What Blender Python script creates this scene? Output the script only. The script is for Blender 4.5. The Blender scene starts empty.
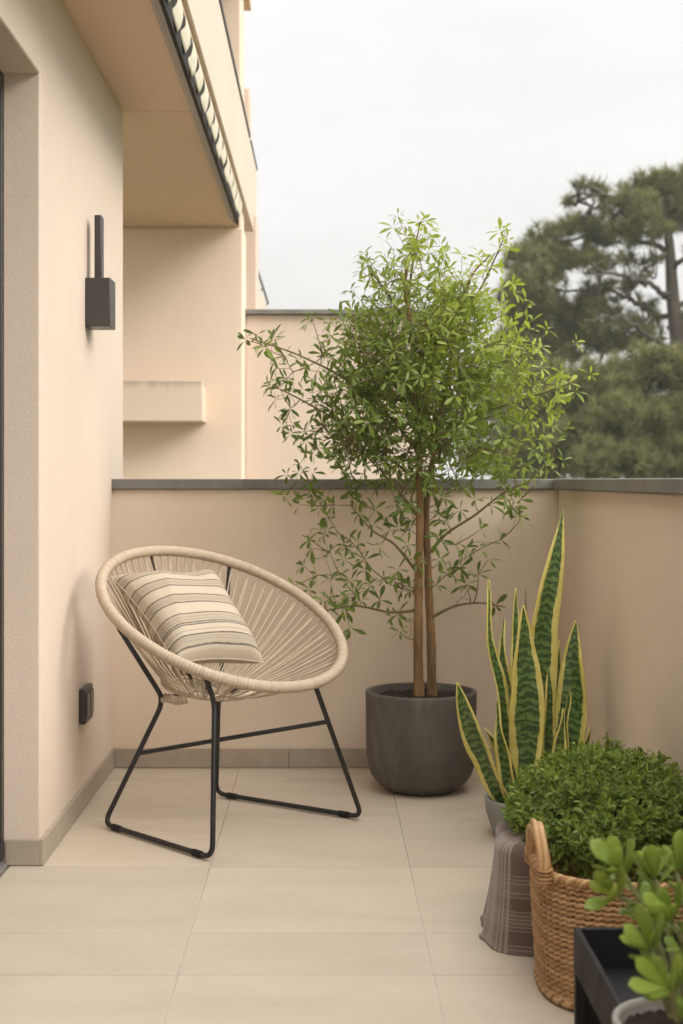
import bpy, math, random
import numpy as np
from mathutils import Vector, Matrix

random.seed(7)
rng = np.random.default_rng(11)
S = bpy.context.scene
COL = S.collection
PI = math.pi
FPX, VX, VY, EYE = 1391.0, 325.0, 480.0, 1.15


def P(px, py, Y):
    """point at distance Y from the eye seen in direction (px, py)"""
    return Vector(((px - VX) * Y / FPX, Y, EYE + (VY - py) * Y / FPX))


# ------------------------------------------------------------------ materials
def new_mat(name):
    m = bpy.data.materials.new(name)
    m.use_nodes = True
    nt = m.node_tree
    b = nt.nodes['Principled BSDF']
    return m, nt, b


def N(nt, t, **kw):
    n = nt.nodes.new(t)
    for k, v in kw.items():
        setattr(n, k, v)
    return n


def ramp(nt, stops, src, interp='LINEAR'):
    r = N(nt, 'ShaderNodeValToRGB')
    r.color_ramp.interpolation = interp
    els = r.color_ramp.elements
    while len(els) > 1:
        els.remove(els[-1])
    for i, (p, c) in enumerate(stops):
        e = els[0] if i == 0 else els.new(p)
        e.position = p
        if not hasattr(c, '__len__'):
            c = (c, c, c)
        e.color = (*c, 1)
    nt.links.new(src, r.inputs[0])
    return r.outputs[0]


def noise(nt, vec, scale, detail=4, rough=.55, dist=0.0):
    n = N(nt, 'ShaderNodeTexNoise')
    n.inputs['Scale'].default_value = scale
    n.inputs['Detail'].default_value = detail
    n.inputs['Roughness'].default_value = rough
    n.inputs['Distortion'].default_value = dist
    if vec is not None:
        nt.links.new(vec, n.inputs['Vector'])
    return n.outputs['Fac']


def coords(nt, scale=None, kind='Object'):
    t = N(nt, 'ShaderNodeTexCoord')
    if scale is None:
        return t.outputs[kind]
    mp = N(nt, 'ShaderNodeMapping')
    mp.inputs['Scale'].default_value = scale
    nt.links.new(t.outputs[kind], mp.inputs['Vector'])
    return mp.outputs[0]


def mix(nt, a, b, fac, blend='MIX'):
    m = N(nt, 'ShaderNodeMix', data_type='RGBA', blend_type=blend)
    for sock, v in ((m.inputs[0], fac), (m.inputs[6], a), (m.inputs[7], b)):
        if hasattr(v, 'is_output'):
            nt.links.new(v, sock)
        elif hasattr(v, '__len__'):
            sock.default_value = (*v, 1)
        else:
            sock.default_value = v
    return m.outputs[2]


def math_n(nt, op, a, b=None, c=None):
    m = N(nt, 'ShaderNodeMath', operation=op)
    for i, v in enumerate((a, b, c)):
        if v is None:
            continue
        if hasattr(v, 'is_output'):
            nt.links.new(v, m.inputs[i])
        else:
            m.inputs[i].default_value = v
    return m.outputs[0]


def bump(nt, b, h, strength, dist=.01):
    n = N(nt, 'ShaderNodeBump')
    n.inputs['Strength'].default_value = strength
    n.inputs['Distance'].default_value = dist
    nt.links.new(h, n.inputs['Height'])
    nt.links.new(n.outputs[0], b.inputs['Normal'])


def mottled(name, c, var=.12, scale=3.0, rough=.8, bmp=.25, bscale=180, bdist=.002, metallic=0.0, stretch=None, dirt=None, spec=.3):
    """plain coloured surface with broad mottling, fine grain and a grain bump"""
    m, nt, b = new_mat(name)
    v = coords(nt, stretch) if stretch else coords(nt)
    f1 = noise(nt, v, scale, 5, .6)
    f2 = noise(nt, v, bscale, 3, .6)
    lo = tuple(x * (1 - var) for x in c)
    hi = tuple(min(.95, x * (1 + var)) for x in c)
    col = ramp(nt, [(.3, lo), (.7, hi)], f1)
    col = mix(nt, col, ramp(nt, [(.3, .8), (.7, 1.0)], f2), .35, 'MULTIPLY')
    if dirt:
        dcol, damt, dscale = dirt
        f3 = noise(nt, coords(nt, (1, 1, .22)), dscale, 6, .7, .6)
        col = mix(nt, col, dcol, math_n(nt, 'MULTIPLY', ramp(nt, [(.52, 0), (.75, 1)], f3), damt))
    nt.links.new(col, b.inputs['Base Color'])
    nt.links.new(ramp(nt, [(.3, max(.05, rough - .1)), (.7, min(1, rough + .1))], f1), b.inputs['Roughness'])
    b.inputs['Metallic'].default_value = metallic
    b.inputs['Specular IOR Level'].default_value = spec
    h = math_n(nt, 'ADD', f2, math_n(nt, 'MULTIPLY', noise(nt, v, bscale * .22, 3), .8))
    bump(nt, b, h, bmp, bdist)
    return m


PEACH = (.695, .575, .47)
M = {}
M['plaster'] = mottled('peach_plaster', PEACH, .035, 1.6, .88, .35, 190, .003, dirt=((.52, .40, .30), .18, 2.2))
M['plaster_side'] = mottled('parapet_plaster', (.75, .625, .495), .04, 1.3, .88, .35, 190, .003, dirt=((.52, .41, .31), .22, 1.8))
M['plaster_far'] = mottled('far_plaster', (.81, .655, .515), .03, .8, .9, .3, 120, .004, dirt=((.55, .42, .32), .18, 1.3))
M['soffit'] = mottled('soffit_plaster', (.72, .54, .39), .03, 1.2, .9, .25, 150, .003)
M['coping'] = mottled('grey_coping', (.20, .192, .175), .2, 6, .6, .3, 160, .002, dirt=((.30, .28, .25), .5, 5))
M['skirting'] = mottled('skirting_tile', (.39, .325, .25), .1, 5, .6, .15, 160, .001, dirt=((.55, .48, .4), .35, 9))
M['grout'] = mottled('grout', (.60, .53, .44), .1, 30, .9, .3, 300, .001)
M['black_metal'] = mottled('black_powder_coat', (.014, .0135, .013), .2, 30, .42, .12, 500, .0006, spec=.45)
M['rubber'] = mottled('black_rubber', (.01, .01, .01), .2, 30, .75, .2, 400, .0006)
M['lamp_metal'] = mottled('bronze_grey_metal', (.042, .039, .034), .08, 20, .4, .12, 600, .0006, spec=.5)
M['socket'] = mottled('charcoal_plastic', (.035, .032, .03), .1, 40, .45, .1, 500, .0005, spec=.5)
M['socket_face'] = mottled('charcoal_insert', (.055, .052, .047), .1, 40, .35, .1, 500, .0005, spec=.5)
M['frame_dark'] = mottled('dark_door_frame', (.035, .029, .025), .1, 20, .45, .1, 400, .0005, spec=.5)
M['rail'] = mottled('grey_rail', (.11, .11, .105), .1, 12, .45, .1, 300, .001, metallic=.4)
M['pale_trim'] = mottled('pale_trim', (.62, .58, .52), .06, 6, .6, .1, 300, .001)
M['canvas'] = mottled('cream_canvas', (.74, .68, .55), .08, 8, .9, .4, 400, .002)
M['bar_grey'] = mottled('grey_awning_bar', (.32, .30, .265), .1, 12, .5, .1, 300, .001, metallic=.2)
def canvas_mat():
    m, nt, b = new_mat('striped_awning_canvas')
    at = N(nt, 'ShaderNodeAttribute', attribute_name='var')
    f = noise(nt, coords(nt), 30, 4, .6)
    st = math_n(nt, 'ADD', at.outputs['Fac'], math_n(nt, 'MULTIPLY', math_n(nt, 'SUBTRACT', f, .5), .03))
    cream = ramp(nt, [(.3, (.56, .50, .38)), (.7, (.68, .62, .49))], f)
    k = ramp(nt, [(.17, 1), (.19, 0), (.76, 0), (.78, 1)], st)
    nt.links.new(mix(nt, cream, (.03, .026, .02), k), b.inputs['Base Color'])
    b.inputs['Roughness'].default_value = .9
    bump(nt, b, noise(nt, coords(nt), 300, 2), .3, .002)
    return m


M['canvas'] = canvas_mat()
M['awning_dark'] = mottled('dark_awning_cloth', (.022, .018, .014), .2, 12, .85, .3, 400, .002)
M['fibre_pot'] = mottled('charcoal_fibre_clay', (.098, .087, .073), .28, 6, .72, .5, 90, .003, dirt=((.20, .18, .15), .6, 9), spec=.4)
M['grey_pot'] = mottled('grey_cement', (.27, .27, .255), .14, 12, .7, .3, 150, .0015, dirt=((.16, .155, .14), .4, 12))
M['pale_pot'] = mottled('pale_grey_cement', (.40, .385, .355), .14, 14, .7, .3, 200, .0015, dirt=((.22, .21, .19), .4, 16))
M['planter'] = mottled('dark_planter', (.04, .037, .034), .15, 8, .7, .3, 120, .002)
M['soil'] = mottled('potting_soil', (.032, .022, .014), .5, 40, .95, 1.0, 90, .012)
M['bark'] = mottled('tree_bark', (.25, .145, .062), .5, 26, .85, 1.0, 70, .006, stretch=(1, 1, .22), dirt=((.10, .055, .028), .7, 30))
M['twig'] = mottled('twig_bark', (.16, .12, .055), .3, 30, .8, .3, 200, .001)
M['pine_bark'] = mottled('pine_bark', (.075, .06, .046), .3, 3, .9, .6, 12, .03)
M['rope'] = mottled('beige_rope', (.475, .38, .275), .07, 30, .72, .3, 500, .0008, spec=.35)
M['asphalt_ground'] = mottled('ground_green', (.07, .085, .04), .4, .15, .95, .3, 2, .05)
M['tray'] = mottled('black_tray_metal', (.012, .0112, .0105), .15, 10, .65, .1, 400, .0006, spec=.25)
M['jade_stem'] = mottled('succulent_stem', (.21, .22, .09), .3, 30, .7, .3, 150, .001)


def tile_mat():
    m, nt, b = new_mat('stone_tile')
    at = N(nt, 'ShaderNodeAttribute', attribute_name='var')
    v = coords(nt, (1.2, 3.2, 1))
    cl = noise(nt, v, 2.0, 7, .6, .5)
    fine = noise(nt, coords(nt, (8, 26, 1)), 6, 4, .6)
    col = ramp(nt, [(.25, (.545, .455, .35)), (.5, (.59, .497, .388)), (.75, (.63, .535, .422))], cl)
    col = mix(nt, col, ramp(nt, [(.3, .86), (.7, 1.0)], fine), .4, 'MULTIPLY')
    col = mix(nt, col, ramp(nt, [(0, .92), (1, 1.0)], at.outputs['Fac']), 1.0, 'MULTIPLY')
    # footmarks and dried splashes
    d = noise(nt, coords(nt), 9, 8, .7, .5)
    col = mix(nt, col, (.40, .33, .25), math_n(nt, 'MULTIPLY', ramp(nt, [(.6, 0), (.8, 1)], d), .35))
    nt.links.new(col, b.inputs['Base Color'])
    nt.links.new(ramp(nt, [(.3, .42), (.7, .6)], d), b.inputs['Roughness'])
    b.inputs['Specular IOR Level'].default_value = .35
    bump(nt, b, math_n(nt, 'ADD', fine, cl), .08, .002)
    return m


M['tile'] = tile_mat()


def leaf_mat(name, dark, mid, light, trans=.35, rough=.42, tcol=None, bs=60):
    """leaf: per-leaf tone from the 'var' attribute, some light passes through"""
    m, nt, b = new_mat(name)
    at = N(nt, 'ShaderNodeAttribute', attribute_name='var')
    col = ramp(nt, [(0, dark), (.5, mid), (1, light)], at.outputs['Fac'])
    f = noise(nt, coords(nt), bs, 3)
    col = mix(nt, col, ramp(nt, [(.3, .75), (.7, 1.0)], f), .5, 'MULTIPLY')
    nt.links.new(col, b.inputs['Base Color'])
    b.inputs['Roughness'].default_value = rough
    b.inputs['Specular IOR Level'].default_value = .4
    tr = N(nt, 'ShaderNodeBsdfTranslucent')
    tc = mix(nt, col, tcol or (1.0, 1.0, .45), .35, 'MIX' if tcol else 'MULTIPLY')
    nt.links.new(tc, tr.inputs['Color'])
    ms = N(nt, 'ShaderNodeMixShader')
    ms.inputs[0].default_value = trans
    nt.links.new(b.outputs[0], ms.inputs[1])
    nt.links.new(tr.outputs[0], ms.inputs[2])
    nt.links.new(ms.outputs[0], nt.nodes['Material Output'].inputs['Surface'])
    return m


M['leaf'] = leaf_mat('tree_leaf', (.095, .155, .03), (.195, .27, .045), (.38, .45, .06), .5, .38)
M['shrub_leaf'] = leaf_mat('shrub_leaf', (.075, .13, .018), (.145, .225, .032), (.27, .35, .055), .4, .5)
M['jade_leaf'] = leaf_mat('succulent_leaf', (.12, .21, .028), (.23, .33, .042), (.38, .48, .09), .3, .35, bs=25)
M['needles'] = leaf_mat('pine_needles', (.115, .128, .042), (.18, .188, .068), (.25, .252, .10), .4, .7, bs=1.5)


def snake_mat():
    m, nt, b = new_mat('snake_plant_leaf')
    at = N(nt, 'ShaderNodeAttribute', attribute_name='luv')   # x: -1..1 across, y: metres along, z: leaf seed
    sp = N(nt, 'ShaderNodeSeparateXYZ')
    nt.links.new(at.outputs['Vector'], sp.inputs[0])
    x, y, z = sp.outputs
    ax = math_n(nt, 'ABSOLUTE', x)
    cv = N(nt, 'ShaderNodeCombineXYZ')
    nt.links.new(math_n(nt, 'MULTIPLY', x, 1.5), cv.inputs[0])
    nt.links.new(math_n(nt, 'MULTIPLY', y, 38), cv.inputs[1])
    nt.links.new(z, cv.inputs[2])
    wob = noise(nt, cv.outputs[0], 1.0, 4, .65)
    c2 = N(nt, 'ShaderNodeCombineXYZ')
    nt.links.new(math_n(nt, 'MULTIPLY', y, 4), c2.inputs[1]); nt.links.new(z, c2.inputs[2]); nt.links.new(math_n(nt, 'SIGN', x), c2.inputs[0])
    lowf = noise(nt, c2.outputs[0], 1.0, 2, .5)
    ph = math_n(nt, 'ADD', math_n(nt, 'MULTIPLY', y, 235), math_n(nt, 'ADD', math_n(nt, 'MULTIPLY', wob, 16), math_n(nt, 'MULTIPLY', ax, 3)))
    band = math_n(nt, 'SINE', ph)
    green = ramp(nt, [(.0, (.022, .052, .014)), (.38, (.04, .088, .02)), (.62, (.11, .185, .042)), (1, (.17, .25, .07))],
                 math_n(nt, 'ADD', math_n(nt, 'MULTIPLY', band, .28), math_n(nt, 'MULTIPLY', wob, .95)))
    edge = math_n(nt, 'ADD', ax, math_n(nt, 'ADD', math_n(nt, 'MULTIPLY', math_n(nt, 'SUBTRACT', wob, .5), .22), math_n(nt, 'MULTIPLY', math_n(nt, 'SUBTRACT', lowf, .5), .7)))
    mask = ramp(nt, [(.66, 0), (.71, 1)], edge)
    yel = ramp(nt, [(.3, (.60, .49, .085)), (.7, (.70, .62, .22))], wob)
    col = mix(nt, green, yel, mask)
    nt.links.new(col, b.inputs['Base Color'])
    b.inputs['Roughness'].default_value = .38
    b.inputs['Specular IOR Level'].default_value = .45
    bump(nt, b, wob, .15, .002)
    return m


M['snake'] = snake_mat()


def pillow_mat():
    m, nt, b = new_mat('striped_linen')
    at = N(nt, 'ShaderNodeAttribute', attribute_name='luv')
    sp = N(nt, 'ShaderNodeSeparateXYZ')
    nt.links.new(at.outputs['Vector'], sp.inputs[0])
    x, y, z = sp.outputs
    cv = N(nt, 'ShaderNodeCombineXYZ')
    nt.links.new(math_n(nt, 'MULTIPLY', x, 70), cv.inputs[0])
    nt.links.new(math_n(nt, 'MULTIPLY', y, 9), cv.inputs[1])
    wob = noise(nt, cv.outputs[0], 1.0, 4, .7)
    yy = math_n(nt, 'ADD', y, math_n(nt, 'MULTIPLY', math_n(nt, 'SUBTRACT', wob, .5), .012))
    base = (.52, .437, .33)
    stops = [(0, base)]
    D, T, G = (.07, .062, .058), (.47, .385, .28), (.33, .28, .225)

    def line(p, w, c):
        stops.extend([(p - w - .002, base), (p - w, c), (p + w, c), (p + w + .002, base)])
    return_m = m
    def stripe_fac(ps, w, soft=.35):
        out = None
        for p in ps:
            d = math_n(nt, 'ABSOLUTE', math_n(nt, 'SUBTRACT', yy, p))
            f = N(nt, 'ShaderNodeMapRange')
            f.inputs['From Min'].default_value = w * (1 + soft)
            f.inputs['From Max'].default_value = w * (1 - soft)
            nt.links.new(d, f.inputs['Value'])
            out = f.outputs[0] if out is None else math_n(nt, 'MAXIMUM', out, f.outputs[0])
        return out
    col = mix(nt, base, (.44, .36, .265), stripe_fac([.115, .30, .49, .70, .90], .04, .1))
    col = mix(nt, col, G, math_n(nt, 'MULTIPLY', stripe_fac([.105, .125, .29, .31, .48, .50, .685, .715, .82, .885, .905], .006), .75))
    thick = stripe_fac([.07, .155, .255, .34, .445, .53, .65, .745, .765, 0.86, .945], .0062)
    col = mix(nt, col, D, math_n(nt, 'MULTIPLY', thick, ramp(nt, [(.25, .55), (.6, .95)], wob)))
    wv = noise(nt, cv.outputs[0], 9.0, 2, .6)
    col = mix(nt, col, ramp(nt, [(.3, .8), (.7, 1.0)], wv), .6, 'MULTIPLY')
    nt.links.new(col, b.inputs['Base Color'])
    b.inputs['Roughness'].default_value = .95
    b.inputs['Specular IOR Level'].default_value = .15
    bump(nt, b, math_n(nt, 'ADD', wv, noise(nt, coords(nt), 500, 2)), .4, .0012)
    return m


M['pillow'] = pillow_mat()


def blanket_mat():
    m, nt, b = new_mat('mauve_grey_woven_throw')
    at = N(nt, 'ShaderNodeAttribute', attribute_name='luv')   # x along the width (m), y down the drop (m)
    sp = N(nt, 'ShaderNodeSeparateXYZ')
    nt.links.new(at.outputs['Vector'], sp.inputs[0])
    x, y, z = sp.outputs

    def line(src, p, w):
        d = math_n(nt, 'ABSOLUTE', math_n(nt, 'SUBTRACT', src, p))
        f = N(nt, 'ShaderNodeMapRange')
        f.inputs['From Min'].default_value = w * 1.4
        f.inputs['From Max'].default_value = w * .6
        nt.links.new(d, f.inputs['Value'])
        return f.outputs[0]
    cv = N(nt, 'ShaderNodeCombineXYZ')
    nt.links.new(x, cv.inputs[0]); nt.links.new(y, cv.inputs[1])
    w = noise(nt, cv.outputs[0], 260, 3, .6)
    col = mix(nt, (.115, .074, .060), (.16, .108, .088), w)
    broad = None
    for p, ww in ((.165, .02), (.24, .018), (.315, .012)):
        l = line(y, p, ww)
        broad = l if broad is None else math_n(nt, 'MAXIMUM', broad, l)
    col = mix(nt, col, (.25, .195, .165), math_n(nt, 'MULTIPLY', broad, .3))
    ls = None
    for p in (.135, .144, .153, .176, .186, .22, .229, .238, .247, .256, .265, .30, .31):
        l = line(y, p, .0009)
        ls = l if ls is None else math_n(nt, 'MAXIMUM', ls, l)
    for p in (.214, .220, .226, .115, .12):
        ls = math_n(nt, 'MAXIMUM', ls, line(x, p, .0016))
    col = mix(nt, col, (.43, .36, .30), math_n(nt, 'MULTIPLY', ls, .6))
    col = mix(nt, col, (.34, .275, .235), math_n(nt, 'MULTIPLY', line(x, .165, .05), .55))
    nt.links.new(col, b.inputs['Base Color'])
    b.inputs['Roughness'].default_value = .95
    b.inputs['Specular IOR Level'].default_value = .1
    b.inputs['Sheen Weight'].default_value = .25
    bump(nt, b, w, .5, .0015)
    return m


M['blanket'] = blanket_mat()


def wicker_mat():
    m, nt, b = new_mat('willow_wicker')
    f = noise(nt, coords(nt), 26, 5, .7)
    g = noise(nt, coords(nt), 240, 3, .7)
    at = N(nt, 'ShaderNodeAttribute', attribute_name='var')
    s = math_n(nt, 'ADD', math_n(nt, 'MULTIPLY', f, .5), math_n(nt, 'MULTIPLY', at.outputs['Fac'], .5))
    col = ramp(nt, [(.2, (.29, .14, .052)), (.5, (.49, .275, .115)), (.8, (.65, .42, .205))], s)
    col = mix(nt, col, ramp(nt, [(.3, .6), (.7, 1.0)], g), .5, 'MULTIPLY')
    nt.links.new(col, b.inputs['Base Color'])
    b.inputs['Roughness'].default_value = .5
    b.inputs['Specular IOR Level'].default_value = .4
    bump(nt, b, g, .3, .001)
    return m


M['wicker'] = wicker_mat()


def glass_dark():
    m, nt, b = new_mat('dark_window_glass')
    b.inputs['Base Color'].default_value = (.012, .012, .013, 1)
    nt.links.new(ramp(nt, [(.3, .03), (.7, .06)], noise(nt, coords(nt), 3)), b.inputs['Roughness'])
    return m


M['glass'] = glass_dark()


# ------------------------------------------------------------------ mesh tools
class MB:
    def __init__(s):
        s.v, s.f, s.var, s.luv, s.n = [], [], [], [], 0

    def add(s, V, F, var=.5, luv=None):
        V = np.asarray(V, float).reshape(-1, 3)
        s.v.append(V)
        s.f.append((F, s.n))
        s.var.append(np.full(len(V), var) if np.isscalar(var) else np.asarray(var, float))
        s.luv.append(np.zeros((len(V), 3)) if luv is None else np.asarray(luv, float))
        s.n += len(V)

    def box(s, x0, x1, y0, y1, z0, z1, var=.5):
        V = [(x, y, z) for z in (z0, z1) for y in (y0, y1) for x in (x0, x1)]
        s.add(V, [(0, 2, 3, 1), (4, 5, 7, 6), (0, 1, 5, 4), (2, 6, 7, 3), (0, 4, 6, 2), (1, 3, 7, 5)], var)

    def grid(s, G, closed_u=False, closed_v=False, var=.5, luv=None):
        """G: (nu, nv, 3)"""
        nu, nv = G.shape[:2]
        u = np.arange(nu if closed_u else nu - 1)
        v = np.arange(nv if closed_v else nv - 1)
        U, W = np.meshgrid(u, v, indexing='ij')
        U, W = U.ravel(), W.ravel()
        U1, W1 = (U + 1) % nu, (W + 1) % nv
        F = np.stack([U * nv + W, U1 * nv + W, U1 * nv + W1, U * nv + W1], 1)
        s.add(G.reshape(-1, 3), F, var, None if luv is None else luv.reshape(-1, 3))

    def tube(s, pts, r, seg=8, closed=False, caps=True, var=.5, twist=0.0):
        p = np.asarray([tuple(q) for q in pts], float)
        n = len(p)
        rr = np.full(n, r) if np.isscalar(r) else np.asarray(r, float)
        if closed:
            t = np.roll(p, -1, 0) - np.roll(p, 1, 0)
        else:
            t = np.gradient(p, axis=0)
        t /= np.linalg.norm(t, axis=1)[:, None] + 1e-12
        a = np.array([0, 0, 1.]) if abs(t[0, 2]) < .9 else np.array([1., 0, 0])
        u = np.cross(t[0], a); u /= np.linalg.norm(u)
        Us = [u]
        for i in range(1, n):
            u = Us[-1] - t[i] * np.dot(Us[-1], t[i])
            u /= np.linalg.norm(u) + 1e-12
            Us.append(u)
        Us = np.array(Us)
        if closed:   # spread the leftover roll
            w0 = np.cross(t[0], Us[0])
            uu = Us[-1] - t[0] * np.dot(Us[-1], t[0])
            ang = math.atan2(np.dot(uu, w0), np.dot(uu, Us[0]))
            for i in range(n):
                k = -ang * i / n
                w = np.cross(t[i], Us[i])
                Us[i] = Us[i] * math.cos(k) + w * math.sin(k)
        Ws = np.cross(t, Us)
        th = np.linspace(0, 2 * PI, seg, endpoint=False)
        G = p[:, None] + rr[:, None, None] * (np.cos(th)[None, :, None] * Us[:, None] + np.sin(th)[None, :, None] * Ws[:, None])
        n0 = s.n
        s.grid(G, closed_u=closed, closed_v=True, var=var)
        if caps and not closed:
            s.add(np.zeros((0, 3)), [])
            s.f.append(([tuple(range(seg))[::-1], tuple(range((n - 1) * seg, n * seg))], n0))

    def lathe(s, prof, c, seg=48, var=.5):
        th = np.linspace(0, 2 * PI, seg, endpoint=False)
        G = np.array([[(c[0] + r * math.cos(t), c[1] + r * math.sin(t), c[2] + z) for t in th] for r, z in prof])
        s.grid(G, closed_v=True, var=var)

    def build(s, name, mat, parent=None, smooth=True, bevel=0, seg=2, kind=None, sharp=40):
        V = np.concatenate(s.v) if s.v else np.zeros((0, 3))
        loops, starts, tot = [], [], 0
        for F, o in s.f:
            if isinstance(F, np.ndarray):
                k = F.shape[1]
                loops.append((F + o).ravel())
                starts.append(tot + np.arange(len(F)) * k)
                tot += F.size
            else:
                for f in F:
                    loops.append(np.array(f) + o)
                    starts.append(np.array([tot]))
                    tot += len(f)
        loops = np.concatenate(loops).astype(np.int32)
        starts = np.concatenate(starts).astype(np.int32)
        me = bpy.data.meshes.new(name)
        me.vertices.add(len(V)); me.vertices.foreach_set('co', V.astype(np.float32).ravel())
        me.loops.add(len(loops)); me.loops.foreach_set('vertex_index', loops)
        me.polygons.add(len(starts)); me.polygons.foreach_set('loop_start', starts)
        me.update(calc_edges=True)
        me.validate()
        a = me.attributes.new('var', 'FLOAT', 'POINT')
        a.data.foreach_set('value', np.concatenate(s.var).astype(np.float32))
        a = me.attributes.new('luv', 'FLOAT_VECTOR', 'POINT')
        a.data.foreach_set('vector', np.concatenate(s.luv).astype(np.float32).ravel())
        me.materials.append(mat)
        o = bpy.data.objects.new(name, me)
        COL.objects.link(o)
        if bevel:
            b = o.modifiers.new('bevel', 'BEVEL'); b.width = bevel; b.segments = seg; b.limit_method = 'ANGLE'
            b.harden_normals = False
        if smooth:
            me.polygons.foreach_set('use_smooth', np.ones(len(starts), bool))
            if bevel or sharp:
                me.set_sharp_from_angle(angle=math.radians(sharp))
        if parent is not None:
            o.parent = parent
            o.matrix_parent_inverse = Matrix.Translation(-Vector(parent.location))
        if kind:
            o['kind'] = kind
        return o


def thing(name, label, cat, loc, group=None):
    o = bpy.data.objects.new(name, None)
    o.empty_display_size = .1
    COL.objects.link(o)
    o.location = loc
    tag(o, label, cat, group)
    return o


def tag(o, label, cat, group=None):
    o['label'] = label; o['category'] = cat
    if group:
        o['group'] = group
    return o


def boxobj(name, mat, parent, *b, bevel=.004):
    m = MB(); m.box(*b)
    return m.build(name, mat, parent, bevel=bevel)


def smooth_path(pts, n=12, closed=False):
    """Catmull-Rom through the points"""
    p = [np.array(tuple(q), float) for q in pts]
    if closed:
        q = [p[-1]] + p + [p[0], p[1]]
    else:
        q = [2 * p[0] - p[1]] + p + [2 * p[-1] - p[-2]]
    out = []
    for i in range(1, len(q) - 2):
        for t in np.linspace(0, 1, n, endpoint=False):
            a, b, c, d = q[i - 1], q[i], q[i + 1], q[i + 2]
            out.append(.5 * (2 * b + (c - a) * t + (2 * a - 5 * b + 4 * c - d) * t * t + (3 * b - a - 3 * c + d) * t ** 3))
    if not closed:
        out.append(q[-2])
    return np.array(out)


def round_corner(pts, r=.04, n=6):
    """polyline with rounded bends"""
    p = [Vector(q) for q in pts]
    out = [p[0]]
    for i in range(1, len(p) - 1):
        a, b, c = p[i - 1], p[i], p[i + 1]
        d1, d2 = (a - b), (c - b)
        k = min(r, d1.length * .45, d2.length * .45)
        s, e = b + d1.normalized() * k, b + d2.normalized() * k
        for t in np.linspace(0, 1, n):
            out.append(s * (1 - t) ** 2 + b * 2 * t * (1 - t) + e * t * t)
    out.append(p[-1])
    return out


def unit(a):
    a = np.asarray(a, float)
    return a / (np.linalg.norm(a, axis=-1, keepdims=True) + 1e-12)


def leaves(mb, pos, d, nrm, L, W, var, prof=((0, .10), (.28, .55), (.58, 1), (.84, .78), (1, .05)), fold=.25, curl=.25):
    """many flat lanceolate leaves at once: base pos, direction d, face normal nrm"""
    pos, d = np.asarray(pos, float), unit(d)
    nrm = unit(nrm - d * (np.asarray(nrm) * d).sum(-1, keepdims=True))
    side = np.cross(d, nrm)
    n, k = len(pos), len(prof)
    L = np.broadcast_to(L, (n,)); W = np.broadcast_to(W, (n,))
    rows = []
    for t, w in prof:
        c = pos + d * (L * t)[:, None] - nrm * (curl * L * t * t)[:, None]
        h = (W * w * .5)[:, None]
        up = nrm * h * fold
        rows += [c - side * h + up, c, c + side * h + up]
    V = np.stack(rows, 1)                       # n, 3k, 3
    F = []
    for i in range(k - 1):
        a = 3 * i
        F += [(a, a + 1, a + 4, a + 3), (a + 1, a + 2, a + 5, a + 4)]
    F = (np.array(F)[None] + (np.arange(n) * 3 * k)[:, None, None]).reshape(-1, 4)
    mb.add(V.reshape(-1, 3), F, np.repeat(np.broadcast_to(var, (n,)), 3 * k))


def rand_dirs(n):
    return unit(rng.normal(size=(n, 3)))


# ------------------------------------------------------------------ setting
LW, RW, BW = -.85, .931, 5.56      # inner faces: left wall, right parapet, back parapet

g = MB()
g.add([(-220, -120, -7), (220, -120, -7), (220, 300, -7), (-220, 300, -7)], [(0, 1, 2, 3)])
g.build('ground', M['asphalt_ground'], kind='structure', smooth=False)

# tiled floor: one bed of grout and the tiles set on it
fl = MB()
fl.box(-1.2, RW, -1.2, BW, -.25, -.0014)
floor = fl.build('floor', M['grout'], kind='structure', smooth=False)
tl = MB()
ys = [BW, 5.334, 4.734, 4.134, 3.532, 3.232, 2.632, 2.032, 1.432, .832, .232, -.37, -1.0]
xs = [-1.54, -.94, -.342, .252, .846, 1.44]
for i in range(len(ys) - 1):
    for j in range(len(xs) - 1):
        x0, x1 = max(xs[j], -.943), min(xs[j + 1], RW)
        if x1 - x0 < .01 :
            continue
        gp = .0016
        tl.box(x0 + gp, x1 - gp, ys[i + 1] + gp, ys[i] - gp, -.003, 0 + random.uniform(-.0004, .0004), random.random())
tiles = tl.build('floor_tiles', M['tile'], bevel=.0008, kind='structure')

# left wall with the door opening
lw = thing('terrace_wall', 'tall peach rendered house wall on the left carrying the black lamp', 'wall', (LW, 5, 0))
DY, DZ = 4.152, 2.362
m = MB()
m.box(-1.35, LW, DY, 5.853, -.3, 2.70)
m.box(-1.35, LW, 1.2, DY, DZ, 2.70)
m.box(-1.35, LW, -1.2, 1.2, -.3, 2.70)
wl = m.build('wall', M['plaster'], lw, bevel=.006)
m = MB()
sk = .078
m.box(LW, LW + .011, DY - .011, 4.72, .002, sk); m.box(LW, LW + .011, 4.724, BW - .002, .002, sk)
m.box(-.952, LW, DY - .011, DY, .002, sk)
m.build('baseboard', M['skirting'], lw, bevel=.0015)

door = thing('sliding_door', 'dark framed sliding glass door at the left edge beside the wall return', 'door', (-1, 4.1, 0))
m = MB(); m.box(-1.03, -.957, DY - .035, DY - .001, .02, DZ - .002); m.box(-1.03, -.957, 1.2, DY - .035, DZ - .05, DZ - .002); m.box(-1.03, -.957, 1.2, 1.25, .02, DZ - .05)
m.build('frame', M['frame_dark'], door, bevel=.003)
boxobj('glass', M['glass'], door, -1.005, -.992, 1.25, DY - .035, .02, DZ - .05, bevel=0)
boxobj('threshold', M['coping'], door, -1.12, -.944, 1.2, DY - .012, -.004, .012, bevel=.003)

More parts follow.
